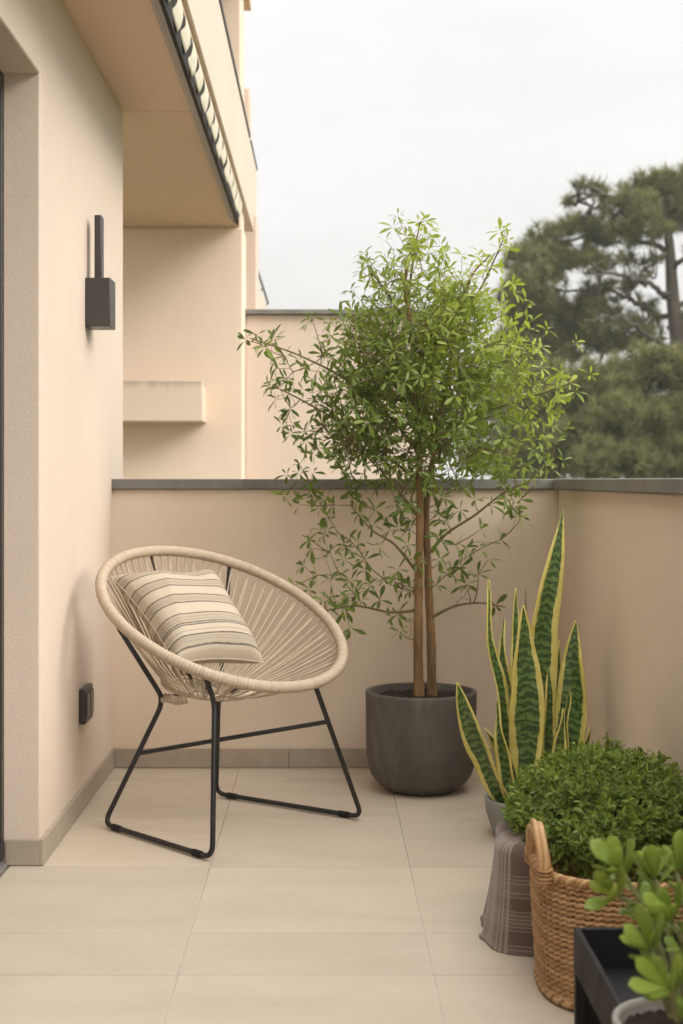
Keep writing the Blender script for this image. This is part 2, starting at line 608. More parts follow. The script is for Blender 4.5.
# back and right parapets
CT, CB = 1.154, 1.113
bp = thing('parapet_wall', 'low peach parapet wall behind the chair with a grey coping', 'wall', (0, BW, 0))
boxobj('wall', M['plaster_side'], bp, -.862, 1.25, BW, BW + .26, -7, CB, bevel=.004)
m = MB(); m.box(-.862, .35, BW - .022, BW + .285, CB, CT); m.box(.353, 1.27, BW - .022, BW + .285, CB, CT)
m.build('coping', M['coping'], bp, bevel=.004)
m = MB()
for a, b in ((LW + .0115, .093 - .24), (.097 - .24, .45), (.454, RW - .012)):
    m.box(a, b, BW - .011, BW - .0005, .002, sk)
m.build('baseboard', M['skirting'], bp, bevel=.0015)
rp = thing('parapet_wall', 'low peach parapet wall on the right beside the snake plant with a grey coping', 'wall', (RW, 3, 0))
boxobj('wall', M['plaster_side'], rp, RW, RW + .26, -1.5, BW - .0005, -7, CB - .001, bevel=.004)
boxobj('coping', M['coping'], rp, RW - .022, RW + .285, -1.5, BW - .024, CB, CT + .001, bevel=.004)
boxobj('baseboard', M['skirting'], rp, RW - .011, RW - .0005, -1.2, BW - .012, .002, sk, bevel=.0015)

# balcony slab overhead
SZ, FX, PY = 2.70, -.503, 8.49
bal = thing('balcony', 'peach balcony overhead with plain soffit and long fascia above the awning', 'balcony', (-.7, 6, SZ))
m = MB(); m.box(-1.35, FX - .02, -1.2, 5.853, SZ + .001, SZ + .16); m.box(-1.35, FX - .02, 5.8545, PY, SZ - .0005, SZ + .16)
m.build('soffit', M['soffit'], bal, bevel=.001)
boxobj('fascia', M['plaster'], bal, FX - .12, FX + .022, -1.2, PY + .9, SZ + .125, 3.325, bevel=.006)
boxobj('drip_edge', M['soffit'], bal, FX - .05, FX + .004, -1.2, PY - .1, SZ + .095, SZ + .124, bevel=.002)
m = MB(); m.box(FX - .125, FX + .03, -1.2, 8.86, 3.327, 3.352)
m.build('cap_rail', M['rail'], bal, bevel=.003)
boxobj('cap_trim', M['pale_trim'], bal, FX - .10, FX + .012, -1.2, 8.3, 3.354, 3.425, bevel=.003)

aw = thing('awning', 'retracted awning with scalloped cream valance and grey front bar under the balcony edge', 'awning', (FX, 6, SZ))
m = MB(); m.box(-.556, -.518, 1.5, PY - .35, SZ - .028, SZ - .006); m.tube([(-.528, 1.5, SZ - .034), (-.528, PY - .35, SZ - .034)], .011, 10)
m.build('front_bar', M['bar_grey'], aw, bevel=.003)
boxobj('housing', M['awning_dark'], aw, -.520, -.506, 1.5, PY - .3, SZ - .05, SZ + .093, bevel=.002)
# cream cloth hanging in rounded lobes, the dark backing shows between them
m = MB()
pitch = .262
yy = np.linspace(2.0, PY - .33, 1600)
ph = (yy - 2.0) / pitch
kq = np.floor(ph); fr = ph - kq
c_ = np.cos(2 * PI * (fr - .5))
dr = .092 + .030 * c_ + .010 * np.sin(kq * 2.7) + .006 * np.sin(yy * 9)
G = np.zeros((len(yy), 10, 3))
for j, t in enumerate(np.linspace(0, 1, 10)):
    G[:, j, 0] = -.4985 + .0075 * c_ * min(1, .25 + t) + .006 * math.sin(PI * t) - .010 * t * t
    G[:, j, 1] = yy - .06 * t * t
    G[:, j, 2] = SZ + .092 - dr * t
m.grid(G, var=np.repeat(fr, 10))
o = m.build('valance', M['canvas'], aw, sharp=0)
md = o.modifiers.new('thick', 'SOLIDIFY'); md.thickness = .004

# neighbouring part of the building, seen past the wall
nb = thing('apartment_building', 'peach apartment building rising behind the terrace at the left', 'building', (-1, 9, -7))
m = MB(); m.box(-4.5, -.498, PY, PY + .3, -7, SZ - .006); m.box(-4.5, -.512, PY + .001, PY + .3, SZ - .006, 4.18)
m.build('facade', M['plaster_far'], nb, bevel=.012)
boxobj('roof_slab', M['soffit'], nb, -4.5, -.477, 5.2, 9.0, 4.182, 4.38, bevel=.008)
def ledge_mat():
    m = mottled('stained_ledge_plaster', (.75, .615, .485), .03, .8, .9, .3, 120, .004)
    nt = m.node_tree; b = nt.nodes['Principled BSDF']
    src = b.inputs['Base Color'].links[0].from_socket
    sp = N(nt, 'ShaderNodeSeparateXYZ'); nt.links.new(coords(nt), sp.inputs[0])
    f = noise(nt, coords(nt, (14, 1, 1)), 2.5, 5, .7)
    h = math_n(nt, 'ADD', sp.outputs[2], math_n(nt, 'MULTIPLY', math_n(nt, 'SUBTRACT', f, .5), .10))
    mr = N(nt, 'ShaderNodeMapRange'); mr.inputs['From Min'].default_value = 1.69; mr.inputs['From Max'].default_value = 1.745
    nt.links.new(h, mr.inputs['Value'])
    nt.links.new(mix(nt, src, (.36, .29, .215), math_n(nt, 'MULTIPLY', mr.outputs[0], .75)), b.inputs['Base Color'])
    return m


boxobj('ledge', ledge_mat(), nb, -1.9, -.722, 8.2, PY - .001, 1.497, 1.736, bevel=.005)
m = MB(); m.box(-4.5, -.486, 9.9, 10.2, -7, 3.036); m.box(-4.5, -.53, PY + .3, 9.899, -7, 2.2)
m.build('rear_facade', M['plaster'], nb, bevel=.008)
m = MB(); m.box(-1.4, -.56, PY + .3, 9.9, 3.04, 3.15)
m.build('rear_soffit', M['soffit'], nb)
m = MB(); m.box(-.64, -.503, PY + .92, 10.25, 3.037, 3.43); m.box(-2, -.507, 9.35, 9.6, 3.43, 3.785)
m.build('rear_balcony', M['plaster'], nb, bevel=.006)
boxobj('rear_rail', M['rail'], nb, -.64, -.496, 9.4, 10.26, 3.432, 3.452)
m = MB(); m.box(-4.5, -.505, 10.2, 12.2, -7, 2.66)
m.build('low_wing', M['plaster'], nb, bevel=.01)
m = MB(); m.tube([(-.5, 10.25, 2.70), (-.5, 12.2, 2.70)], .010, 6)
for y in (10.3, 11.2, 12.15):
    m.tube([(-.52, y, 2.66), (-.5, y, 2.70)], .006, 5)
m.build('wing_rail', M['rail'], nb)

fw = thing('boundary_wall', 'peach boundary wall with thin grey coping behind the potted tree', 'wall', (.2, 8.8, -7))
boxobj('wall', M['plaster'], fw, -.497, .70, 8.72, 8.94, -7, 2.185, bevel=.006)
boxobj('coping', M['coping'], fw, -.497, .73, 8.68, 8.98, 2.187, 2.216, bevel=.003)

# ------------------------------------------------------------------ fittings on the left wall
lamp = thing('wall_lamp', 'dark bronze wall lamp with box body and slim upright bar on the left wall', 'lamp', (LW, 4.98, 1.68))
boxobj('lamp_body', M['lamp_metal'], lamp, LW + .0005, LW + .0895, 4.925, 5.05, 1.694, 1.867, bevel=.003)
boxobj('stem', M['lamp_metal'], lamp, -.822, -.797, 4.955, 5.015, 1.8665, 2.095, bevel=.003)
so = thing('wall_socket', 'charcoal outdoor socket low on the left wall behind the chair', 'socket', (LW, 4.88, .3))
boxobj('cover', M['socket'], so, LW + .0005, LW + .024, 4.80, 4.955, .305, .428, bevel=.006)
for y in (4.84, 4.915):
    m = MB()
    m.box(LW + .0242, LW + .0285, y - .03, y + .03, .325, .408)
    m.build('outlet', M['socket_face'], so, bevel=.0015)

# ------------------------------------------------------------------ string chair
C = np.array([-.342, 4.70, .695]); az, ti, R = -.791, .493, .4265
nrm = np.array([math.cos(az) * math.sin(ti), math.sin(az) * math.sin(ti), math.cos(ti)])
uu = unit(np.cross(nrm, [0, 0, 1.])); vv = np.cross(nrm, uu)


def rim(t, r=R, off=0.0):
    return C + r * (math.cos(t) * uu + math.sin(t) * vv) + nrm * off


def rim_at(px, py):
    ts = np.linspace(0, 2 * PI, 720)
    pr = np.array([rim(t) for t in ts])
    q = np.stack([VX + FPX * pr[:, 0] / pr[:, 1], VY + FPX * (EYE - pr[:, 2]) / pr[:, 1]], 1)
    i = np.argmin(((q - (px, py)) ** 2).sum(1))
    return Vector(pr[i])


chair = thing('lounge_chair', 'round beige string lounge chair on a thin black metal frame', 'chair', (-.342, 4.68, 0))
m = MB()
nw = 230
tt = np.linspace(0, 2 * PI, 1380, endpoint=False)
pts = np.array([rim(t) for t in tt])
m.tube(pts, .0176 + .0013 * np.abs(np.sin(tt * nw / 2)), 16, closed=True)
m.build('rim', M['rope'], chair, sharp=0)
HC = np.array([-.392, 4.675, .462]); HR = .150
hn = unit([math.cos(az) * .17, math.sin(az) * .17, 1.0]); hu = unit(np.cross(hn, [0, 0, 1.])); hv = np.cross(hn, hu)


def hub(t, r=HR):
    return HC + r * (math.cos(t) * hu + math.sin(t) * hv)


m = MB()
hp = np.array([hub(t) for t in np.linspace(0, 2 * PI, 480, endpoint=False)])
m.tube(hp, .0105 + .0012 * np.abs(np.sin(np.linspace(0, 2 * PI, 480, endpoint=False) * 45)), 10, closed=True)
m.build('hub_ring', M['rope'], chair, sharp=0)
m = MB()
NS = 74
for i in range(NS):
    t = 2 * PI * (i + random.uniform(-.12, .12)) / NS
    for k, tw in ((0, .0), (1, .05)):
        if k == 1 and i % 3:
            continue
        a = rim(t + k * .012, R - .012, -.012)
        b = hub(t + tw + random.uniform(-.02, .02))
        mid = (a + b) / 2 + np.array([0, 0, -.012 - random.random() * .006]) - (a - C) * .02
        m.tube(smooth_path([a, mid, b], 6), .0029, 6, var=random.random())
        # small wrap where the string passes over the rim
        q = [C + (R + .0176 * math.cos(w)) * (math.cos(t + k * .012) * uu + math.sin(t + k * .012) * vv) + nrm * .0176 * math.sin(w) for w in np.linspace(0, 2 * PI, 14)]
        m.tube(q, .0022, 5, caps=False)
# floor of the seat: strings crossing the hub
for i in range(16):
    t = 2 * PI * i / 16
    a, b = hub(t), hub(t + PI * .86)
    m.tube(smooth_path([a, (a + b) / 2 + np.array([0, 0, -.010]), b], 5), .0029, 6)
m.build('string_seat', M['rope'], chair, sharp=0)

LR = .0085
A1, A2 = P(104, 828, 4.60), P(212.5, 864, 4.185)
B1, B2 = P(216, 798, 5.05), P(362, 822, 4.695)
for q in (A1, A2, B1, B2):
    q.z = LR + .004
    # keep the direction, re-seat on the floor
NA, KA, KB = P(164, 700, 4.60), P(214.5, 702, 4.33), P(218.5, 703, 4.93)
fa, fb = MB(), MB()
ra = rim_at(117, 626) - Vector(nrm) * .018
rk = rim_at(205, 683) - Vector(nrm) * .018
rb = rim_at(229, 569) - Vector(nrm) * .016
rf = rim_at(319, 686) - Vector(nrm) * .018
fa.tube(round_corner([ra, NA, A1, A2, KA, rk], .045, 8), LR, 10)
fb.tube(round_corner([rb, KB, B1, B2, rf], .045, 8), LR, 10)
fa.build('sled_leg', M['black_metal'], chair)
fb.build('sled_leg', M['black_metal'], chair)
m = MB()
c0 = NA.lerp(A1, .43); c1 = rf.lerp(B2, .26)
m.tube([c0, c1], .0075, 10); m.build('cross_bar', M['black_metal'], chair)
m = MB(); m.tube([KB, Vector(hub(0.0)).lerp(rf, .45), rf], .006, 8)
m.tube([NA, Vector(HC) + Vector((0, 0, -.008)), KA.lerp(rk, .5)], .006, 8)
m.tube([rim_at(153, 561) - Vector(nrm) * .016, Vector(HC) + Vector((-.09, .10, .05)), Vector(HC) + Vector((-.05, .05, -.012))], .006, 8)
m.tube([NA, Vector(HC) + Vector((-.05, .05, -.012)), KB], .006, 8)
m.build('seat_support', M['black_metal'], chair)
m = MB()
q = [NA + Vector((.0, 0, .004)), Vector(hub(2.4)).lerp(NA, .55), Vector(hub(2.4))]
q0 = NA + Vector((-.012, -.006, .004)); q1 = NA + Vector((.075, .01, .0))
n_ = 60
m.tube([q0.lerp(q1, t) + Vector((0, 0, .004 * math.sin(t * 7))) for t in np.linspace(0, 1, n_)], .013 + .003 * np.abs(np.sin(np.linspace(0, 24, n_))), 10)
m.build('rope_wrap', M['rope'], chair, sharp=0)
for a, b in ((A1, A2), (A2, A1), (B1, B2), (B2, B1)):
    d = (b - a).normalized()
    m = MB(); s_ = a + d * .05
    m.tube([s_ - d * .0, s_ + d * .004, s_ + d * .042, s_ + d * .046], [LR + .001, LR + .0024, LR + .0024, LR + .001], 12)
    m.build('rubber_foot', M['rubber'], chair)

# cushion
TL, TR, BR = P(111, 577, 4.66), P(214, 572, 4.93), P(264, 663, 4.62)
BL = Vector(TL) + (BR - TR) + Vector((.05, .06, .022))
n = 56
UVg = np.zeros((n, n, 3)); TOP = np.zeros((n, n, 3)); BOT = np.zeros((n, n, 3))
pn = unit(np.cross(np.array(TR - TL), np.array(BL - TL))) * -1
if pn[2] < 0:
    pn = -pn
for i, u in enumerate(np.linspace(0, 1, n)):
    for j, v in enumerate(np.linspace(0, 1, n)):
        a, b = 2 * u - 1, 2 * v - 1
        # edges drawn in between the pointed corners
        u2 = .5 + .5 * a * (1 - .105 * (1 - b * b) * abs(a)); v2 = .5 + .5 * b * (1 - .105 * (1 - a * a) * abs(b))
        p = np.array(TL) * (1 - u2) * (1 - v2) + np.array(TR) * u2 * (1 - v2) + np.array(BR) * u2 * v2 + np.array(BL) * (1 - u2) * v2
        e = max(0, (1 - a ** 4)) * max(0, (1 - b ** 4))
        h = .082 * e ** .5
        wr = .004 * math.sin(a * 7 + b * 3) * (1 - e) + .006 * math.sin(u * 9 - v * 5) * e * .5 - .012 * math.exp(-((a - .35) ** 2 + (b + .75) ** 2) / .05)
        wr += .005 * math.exp(-((a + b * .3 + .55) / .12) ** 2) * e
        TOP[i, j] = p + pn * (h + wr * min(1, e * 3)); BOT[i, j] = p - pn * h * .75
        UVg[i, j] = (u, v, 0)
m = MB(); m.grid(TOP, luv=UVg); m.grid(BOT[:, ::-1], luv=UVg[:, ::-1])
b_ = [TOP[0, :, :], TOP[-1, :, :], TOP[:, 0, :], TOP[:, -1, :]]
for e_ in b_:
    m.tube(e_, .0022, 6)
cush = m.build('cushion', M['pillow'], sharp=0)
tag(cush, 'square cream cushion with dark woven stripes lying in the string chair', 'cushion')

# ------------------------------------------------------------------ big pot and tree
TC = Vector(((421 - VX) * 5.175 / FPX, 5.175, 0))
PRr = .212


def pot(mb, c, prof):
    mb.lathe(prof, c, 72)


tp = thing('plant_pot', 'big round charcoal pot with curved base under the small tree', 'pot', TC)
m = MB()
H = .368
k = PRr
m.lathe([(0, .001), (.112, .001), (.125, .003), (.132, .008), (.147, .016), (.168, .034), (.187, .060), (.198, .095), (.204, .14), (.206, H - .03), (.207, H - .006), (.204, H), (.194, H + .001), (.190, H - .005), (.189, H - .12), (0, H - .12)], TC, 80)
m.build('pot', M['fibre_pot'], tp, sharp=0)
m = MB()
th = np.linspace(0, 2 * PI, 64, endpoint=False); rr = np.linspace(.001, .1895, 14)
G = np.array([[(TC.x + r * math.cos(t), TC.y + r * math.sin(t), H - .026 + .006 * math.sin(9 * t + r * 70) * (r / .2) + random.uniform(-.005, .005)) for t in th] for r in rr])
m.grid(G, closed_v=True); m.build('soil', M['soil'], tp)

tree = thing('small_tree', 'slender twin-trunk leafy tree growing in the charcoal pot', 'tree', (TC.x, TC.y, H - .05))
TY = 5.21


def trunk_path(pts):
    return smooth_path([P(x, y, Y) for x, y, Y in pts], 10)


t1 = trunk_path([(419, 702, TY - .02), (418, 640, TY - .02), (419, 570, TY - .02), (420, 500, TY - .01), (417, 420, TY), (412, 340, TY), (405, 285, TY - .02), (410, 255, TY - .02), (408, 242, TY - .02)])
t2 = trunk_path([(432, 702, TY + .02), (431, 640, TY + .02), (428, 570, TY + .02), (427, 500, TY + .02), (440, 420, TY), (455, 340, TY), (470, 280, TY - .02), (490, 255, TY - .02)])
for tpth, r0 in ((t1, .0175), (t2, .0165)):
    nn = len(tpth)
    s_ = np.linspace(0, 1, nn)
    rad = r0 * (1 - s_) ** .9 * (1 + .05 * np.sin(s_ * 60) + .06 * np.sin(s_ * 143 + r0 * 900) ** 3) + .002
    rad[:4] *= np.array([1.18, 1.1, 1.05, 1.02])
    m = MB(); m.tube(tpth, rad, 12); m.build('trunk', M['bark'], tree, sharp=0)

# twig tips spread through the crown; each joined to the nearest wood that is lower / nearer the trunk
tips = []


def tip(px, py, Y, kind):
    tips.append((np.array(P(px, py, Y)), kind))


for l_ in ([(365, 392), (305, 358), (250, 338)], [(355, 432), (305, 402), (274, 386)], [(413, 262), (420, 222)], [(482, 286), (503, 240)], [(515, 402), (583, 379)], [(385, 290), (368, 268)]):
    for (xa, ya), (xb, yb) in zip(l_, l_[1:]):
        for t in (.25, .55, .85):
            tip(xa + (xb - xa) * t + random.uniform(-9, 9), ya + (yb - ya) * t + random.uniform(-10, 10), TY + random.uniform(-.13, .02), 'e')


def inside(px, py):
    prof = [(232, 408, 424), (258, 398, 440), (276, 384, 476), (292, 376, 492), (310, 358, 506), (330, 342, 512), (350, 330, 522), (370, 322, 530), (390, 318, 536), (410, 316, 530), (430, 318, 522), (445, 326, 520), (465, 330, 520), (485, 340, 505)]
    for (y0, a0, b0), (y1, a1, b1) in zip(prof, prof[1:]):
        if y0 <= py <= y1:
            t = (py - y0) / (y1 - y0)
            return a0 + (a1 - a0) * t <= px <= b0 + (b1 - b0) * t
    return False


cnt = 0
while cnt < 285:
    px, py = random.uniform(295, 560), random.uniform(225, 500)
    if not inside(px, py):
        continue
    w = math.exp(-(((px - 425) / 92) ** 2 + ((py - 375) / 88) ** 2) ** 1.4)
    if random.random() > .18 + .82 * w:
        continue
    if math.sin(px * .071 + 1.1) * math.sin(py * .063 + .4) + .55 * math.sin(px * .13 - py * .11) < -.42:
        continue
    dd = .34 * math.sqrt(max(.05, 1 - ((px - 425) / 150) ** 2)) * math.sqrt(max(.05, 1 - ((py - 370) / 170) ** 2))
    Y = TY + random.uniform(-1, .8) * dd
    if py > 470:
        Y = min(Y, BW - .1)
    tip(px, py, Y, 'c'); cnt += 1
for px, py in [(246, 340), (262, 345), (285, 356), (272, 385), (288, 378), (282, 425), (290, 410), (312, 318), (322, 345), (305, 368), (300, 440), (287, 475), (300, 465),
               (404, 226), (424, 222), (412, 238), (440, 246), (405, 255), (372, 265), (362, 272), (382, 285), (500, 232), (507, 240), (490, 262), (478, 258), (526, 300), (533, 345), (547, 330),
               (590, 375), (575, 392), (560, 372), (548, 402), (556, 442), (548, 462), (540, 478), (552, 470), (530, 420), (538, 395)]:
    tip(px, py, TY + random.uniform(-.16, .1), 'e')
for px, py in [(285, 495), (300, 505), (318, 500), (335, 505), (352, 498), (310, 540), (330, 520), (345, 545), (312, 548), (330, 552), (350, 540), (362, 500), (375, 510), (390, 530), (380, 545),
               (295, 585), (310, 590), (325, 600), (340, 575), (355, 590), (365, 570), (372, 585), (385, 580), (345, 610), (360, 600), (350, 628), (365, 560), (330, 580), (380, 600), (318, 575), (398, 570), (402, 590), (408, 505), (436, 505), (410, 530), (440, 540), (412, 560), (436, 585), (410, 590), (438, 515), (442, 498), (398, 505),
               (400, 632), (408, 545), (398, 615), (445, 520), (460, 510), (475, 500), (490, 505), (505, 495), (520, 500), (455, 545), (470, 555), (488, 560), (500, 540), (478, 575), (466, 585), (452, 572), (440, 560), (495, 605), (520, 520), (480, 530), (440, 500), (412, 520)]:
    tip(px, py, min(TY + random.uniform(-.14, .10), BW - .12), 'l')

nodes = []       # [pos, depth]
for tpth in (t1, t2):
    zs = tpth[:, 2]
    for i, q in enumerate(tpth):
        if q[2] > EYE + (VY - 640) * TY / FPX:
            nodes.append(q)
nodes = list(nodes)
LB = [[(424, 560, 5.2), (445, 535, 5.18), (475, 515, 5.15), (505, 492, 5.12), (530, 482, 5.1)], [(432, 617, 5.22), (455, 606, 5.2), (480, 603, 5.2), (505, 607, 5.22)],
      [(420, 610, 5.2), (390, 612, 5.18), (355, 606, 5.16), (320, 612, 5.15)], [(419, 575, 5.2), (395, 545, 5.18), (372, 530, 5.15), (350, 505, 5.12)], [(420, 520, 5.2), (402, 495, 5.15), (380, 470, 5.1), (350, 440, 5.05)],
      [(418, 450, 5.2), (365, 392, 5.14), (305, 358, 5.08), (250, 338, 5.05)], [(417, 480, 5.2), (355, 432, 5.12), (305, 402, 5.08), (274, 386, 5.06)],
      [(408, 300, 5.2), (413, 262, 5.18), (420, 222, 5.17)], [(455, 330, 5.2), (482, 286, 5.18), (503, 240, 5.16)], [(440, 425, 5.2), (515, 402, 5.14), (583, 379, 5.1)], [(405, 320, 5.2), (385, 290, 5.15), (368, 268, 5.12)]]
LBP = [smooth_path([P(*q) for q in l_], 8) for l_ in LB]
for l_ in LBP:
    nodes += list(l_[4:])
order = sorted(range(len(tips)), key=lambda i: np.linalg.norm((tips[i][0] - np.array([TC.x + .01, TY, tips[i][0][2]]))[:2]) + .15 * abs(tips[i][0][2] - 1.45))
br, fol = MB(), MB()
for l_ in LBP:
    br.tube(l_, np.linspace(.0062, .0022, len(l_)), 7)
lp, ld, ln, lL, lW, lv = [], [], [], [], [], []


def whorl(p, ax, kind, n=None):
    n = n or random.choice((4, 5, 5, 6))
    ax = unit(ax)
    a = unit(np.cross(ax, rng.normal(size=3))); b = np.cross(ax, a)
    ph = random.uniform(0, 6.28)
    bright = np.clip((p[0] - .25) / .75 * .5 + (p[2] - 1.35) / .6 * .35 + .40 + random.gauss(0, .13), 0, 1)  # sunlit look put into the leaf colour: lighter to the right and higher up
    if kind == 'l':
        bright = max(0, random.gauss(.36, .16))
    for k in range(n):
        t = ph + 2 * PI * k / n + random.uniform(-.35, .35)
        out = math.cos(t) * a + math.sin(t) * b
        d = unit(out + ax * random.uniform(.15, .9) + np.array([0, 0, random.uniform(-.35, .15)]))
        lp.append(p + d * .006); ld.append(d)
        ln.append(unit(ax + np.array([0, 0, .9]) + rng.normal(size=3) * .35))
        L = random.uniform(.024, .053) * (1.2 if kind == 'l' else 1.0)
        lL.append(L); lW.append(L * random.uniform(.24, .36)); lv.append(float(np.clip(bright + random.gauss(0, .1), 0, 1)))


for i in order:
    p, kind = tips[i]
    A = np.array(nodes)
    d = A - p
    cost = np.linalg.norm(d, axis=1) + .5 * np.maximum(0, d[:, 2] + .04) 
    q = A[np.argmin(cost)]
    v = p - q
    L = np.linalg.norm(v)
    mid = q + v * .5 + np.array([0, 0, -.04 * L if kind != 'c' else .1 * L]) + rng.normal(size=3) * .045 * L
    path = smooth_path([q, mid, p], max(4, int(L / .03)))
    r0 = .0016 + .0085 * min(L, .55)
    br.tube(path, np.linspace(r0, .0011, len(path)), 6)
    for w in path[2::2]:
        nodes.append(w)
    ax = unit(path[-1] - path[-3])
    whorl(p, ax, kind, 5)
    step = 0
    for w in range(len(path) - 2, 0, -1):
        seg = np.linalg.norm(path[w + 1] - path[w]); step += seg
        far = np.linalg.norm(path[w] - p)
        if far > (.30 if kind == 'c' else .2):
            break
        if step > random.uniform(.026, .055) * (1.7 if kind == 'l' else 1):
            step = 0
            side = unit(np.cross(ax, rng.normal(size=3)))
            q2 = path[w] + side * random.uniform(.015, .06) + ax * .02 + np.array([0, 0, random.uniform(-.02, .03)])
            br.tube([path[w], q2], .0009, 4)
            whorl(q2, side + ax * .6, kind)
    if kind == 'c':      # short side shoots fill the heart of the crown
        for _ in range(4):
            q2 = p + rng.normal(size=3) * .075
            br.tube([path[-2], (path[-2] + q2) / 2 + rng.normal(size=3) * .008, q2], .0010, 4)
            whorl(q2, q2 - path[-2], kind)
lp = np.array(lp); keep = (lp[:, 1] < BW - .015) | (lp[:, 2] > 1.17)
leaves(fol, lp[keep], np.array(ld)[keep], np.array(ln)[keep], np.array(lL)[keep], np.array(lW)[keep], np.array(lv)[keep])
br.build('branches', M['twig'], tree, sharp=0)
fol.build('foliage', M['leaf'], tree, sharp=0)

# ------------------------------------------------------------------ snake plant
SC = Vector(((531 - VX) * 4.5 / FPX, 4.5, 0))
sp_ = thing('plant_pot', 'low pale grey pot holding the snake plant', 'pot', SC)
m = MB(); h = .125
m.lathe([(0, .001), (.105, .001), (.118, .006), (.13, .03), (.145, .075), (.150, h - .008), (.148, h), (.139, h), (.136, h - .01), (.13, h - .04), (0, h - .04)], SC, 64)
m.build('pot', M['grey_pot'], sp_, sharp=0)
m = MB(); G = np.array([[(SC.x + r * math.cos(t), SC.y + r * math.sin(t), h - .025 + random.uniform(-.004, .004)) for t in th] for r in np.linspace(.001, .1335, 9)])
m.grid(G, closed_v=True); m.build('soil', M['soil'], sp_)
snake = thing('snake_plant', 'snake plant with tall green blades edged in yellow', 'plant', (SC.x, SC.y, h - .03))
SN = [  # tip, path to base in picture directions with distance, half width (m), roll
    ([(457, 682, 4.36), (466, 715, 4.38), (484, 762, 4.42), (508, 812, 4.47)], .034, .25),
    ([(488.5, 580, 4.52), (489, 635, 4.50), (500, 690, 4.50), (510, 760, 4.50), (518, 815, 4.50)], .030, -.8),
    ([(504, 618, 4.60), (503, 650, 4.58), (508, 710, 4.56), (517, 770, 4.55), (521, 815, 4.55)], .028, .5),
    ([(516, 588, 4.66), (516, 630, 4.64), (518, 700, 4.60), (522, 770, 4.58), (524, 815, 4.57)], .022, .3),
    ([(523, 605, 4.44), (525, 650, 4.43), (527, 700, 4.43), (526, 760, 4.44), (526, 815, 4.45)], .046, .05),
    ([(563, 511, 4.60), (557, 552, 4.58), (548, 602, 4.56), (542, 650, 4.55), (540, 730, 4.53), (537, 815, 4.52)], .045, -.3),
    ([(576, 620, 4.62), (573, 655, 4.60), (572, 700, 4.58), (566, 750, 4.55), (552, 815, 4.53)], .046, -.1),
    ([(563, 708, 4.42), (561, 735, 4.42), (556, 770, 4.43), (548, 815, 4.46)], .022, -.35),
    ([(549, 668, 4.48), (549, 700, 4.48), (548, 740, 4.49), (544, 815, 4.50)], .026, -.5),
    ([(570, 690, 4.50), (567, 715, 4.50), (562, 755, 4.50), (550, 815, 4.50)], .026, .7),
    ([(590, 726, 4.52), (586, 745, 4.52), (575, 775, 4.52), (556, 815, 4.50)], .020, -.5),
    ([(484, 728, 4.44), (492, 738, 4.44), (508, 765, 4.45), (520, 815, 4.47)], .024, .8),
    ([(497, 700, 4.40), (499, 725, 4.40), (505, 770, 4.42), (514, 815, 4.46)], .022, .5),
    ([(559, 640, 4.66), (557, 680, 4.64), (552, 740, 4.60), (545, 815, 4.56)], .024, -.6),
]
for si, (path, hw, roll) in enumerate(SN):
    c = smooth_path([P(*q) for q in path[::-1]], 12)
    n_ = len(c)
    seg = np.concatenate([[0], np.cumsum(np.linalg.norm(np.diff(c, axis=0), axis=1))])
    tlen = seg[-1]; s_ = seg / tlen
    t = unit(np.gradient(c, axis=0))
    view = unit(np.array([c[n_ // 2][0], c[n_ // 2][1], 0]))
    ax = unit(np.cross(t, view)); nn_ = np.cross(ax, t)
    wprof = np.interp(s_, [0, .12, .3, .5, .72, .88, .96, 1], [.5, .7, .93, 1.0, .76, .40, .15, .012])
    G = np.zeros((n_, 11, 3)); U = np.zeros((n_, 11, 3))
    for i in range(n_):
        ro = roll + .38 * math.sin(s_[i] * 4.2 + si * 1.9)
        a_ = ax[i] * math.cos(ro) + nn_[i] * math.sin(ro); b_ = -ax[i] * math.sin(ro) + nn_[i] * math.cos(ro)
        for j, x in enumerate(np.linspace(-1, 1, 11)):
            w = 1.22 * hw * wprof[i]
            wave = .004 * math.sin(s_[i] * 16 + si * 2 + (1.5 if x > 0 else 0)) * abs(x)
            G[i, j] = c[i] + a_ * w * x - b_ * (w * .35 * (x * x - .4) - wave) 
            U[i, j] = (x, seg[i], si * 3.7)
    m = MB(); m.grid(G, luv=U)
    o = m.build('leaf', M['snake'], snake, sharp=0)
    md = o.modifiers.new('thick', 'SOLIDIFY'); md.thickness = .0045; md.offset = 0
m = MB()
q0 = P(525, 640, 4.70); m.tube([q0, P(526, 615, 4.72), P(525.5, 590, 4.72)], [.004, .003, .001], 6)
m.tube([q0, P(524, 720, 4.66), P(526, 815, 4.58)], .004, 6)
m.build('dry_stalk', M['twig'], snake)

# ------------------------------------------------------------------ planter, shrub, throw
pl = thing('planter', 'dark square planter under the green shrub, mostly covered by the throw', 'planter', (.66, 3.66, 0))
m = MB()
x0, x1, y0, y1, hh = .505, .905, 3.425, 3.84, .240
m.box(x0, x1, y0, y0 + .018, .0, hh); m.box(x0, x1, y1 - .018, y1, .0, hh); m.box(x0, x0 + .018, y0 + .018, y1 - .018, 0, hh); m.box(x1 - .018, x1, y0 + .018, y1 - .018, 0, hh)
m.box(x0 + .018, x1 - .018, y0 + .018, y1 - .018, .001, .02)
m.build('box', M['planter'], pl, bevel=.004)
m = MB(); gx, gy = np.meshgrid(np.linspace(x0 + .017, x1 - .017, 24), np.linspace(y0 + .017, y1 - .017, 24), indexing='ij')
m.grid(np.stack([gx, gy, hh - .03 + rng.normal(size=gx.shape) * .005], -1)); m.build('soil', M['soil'], pl)

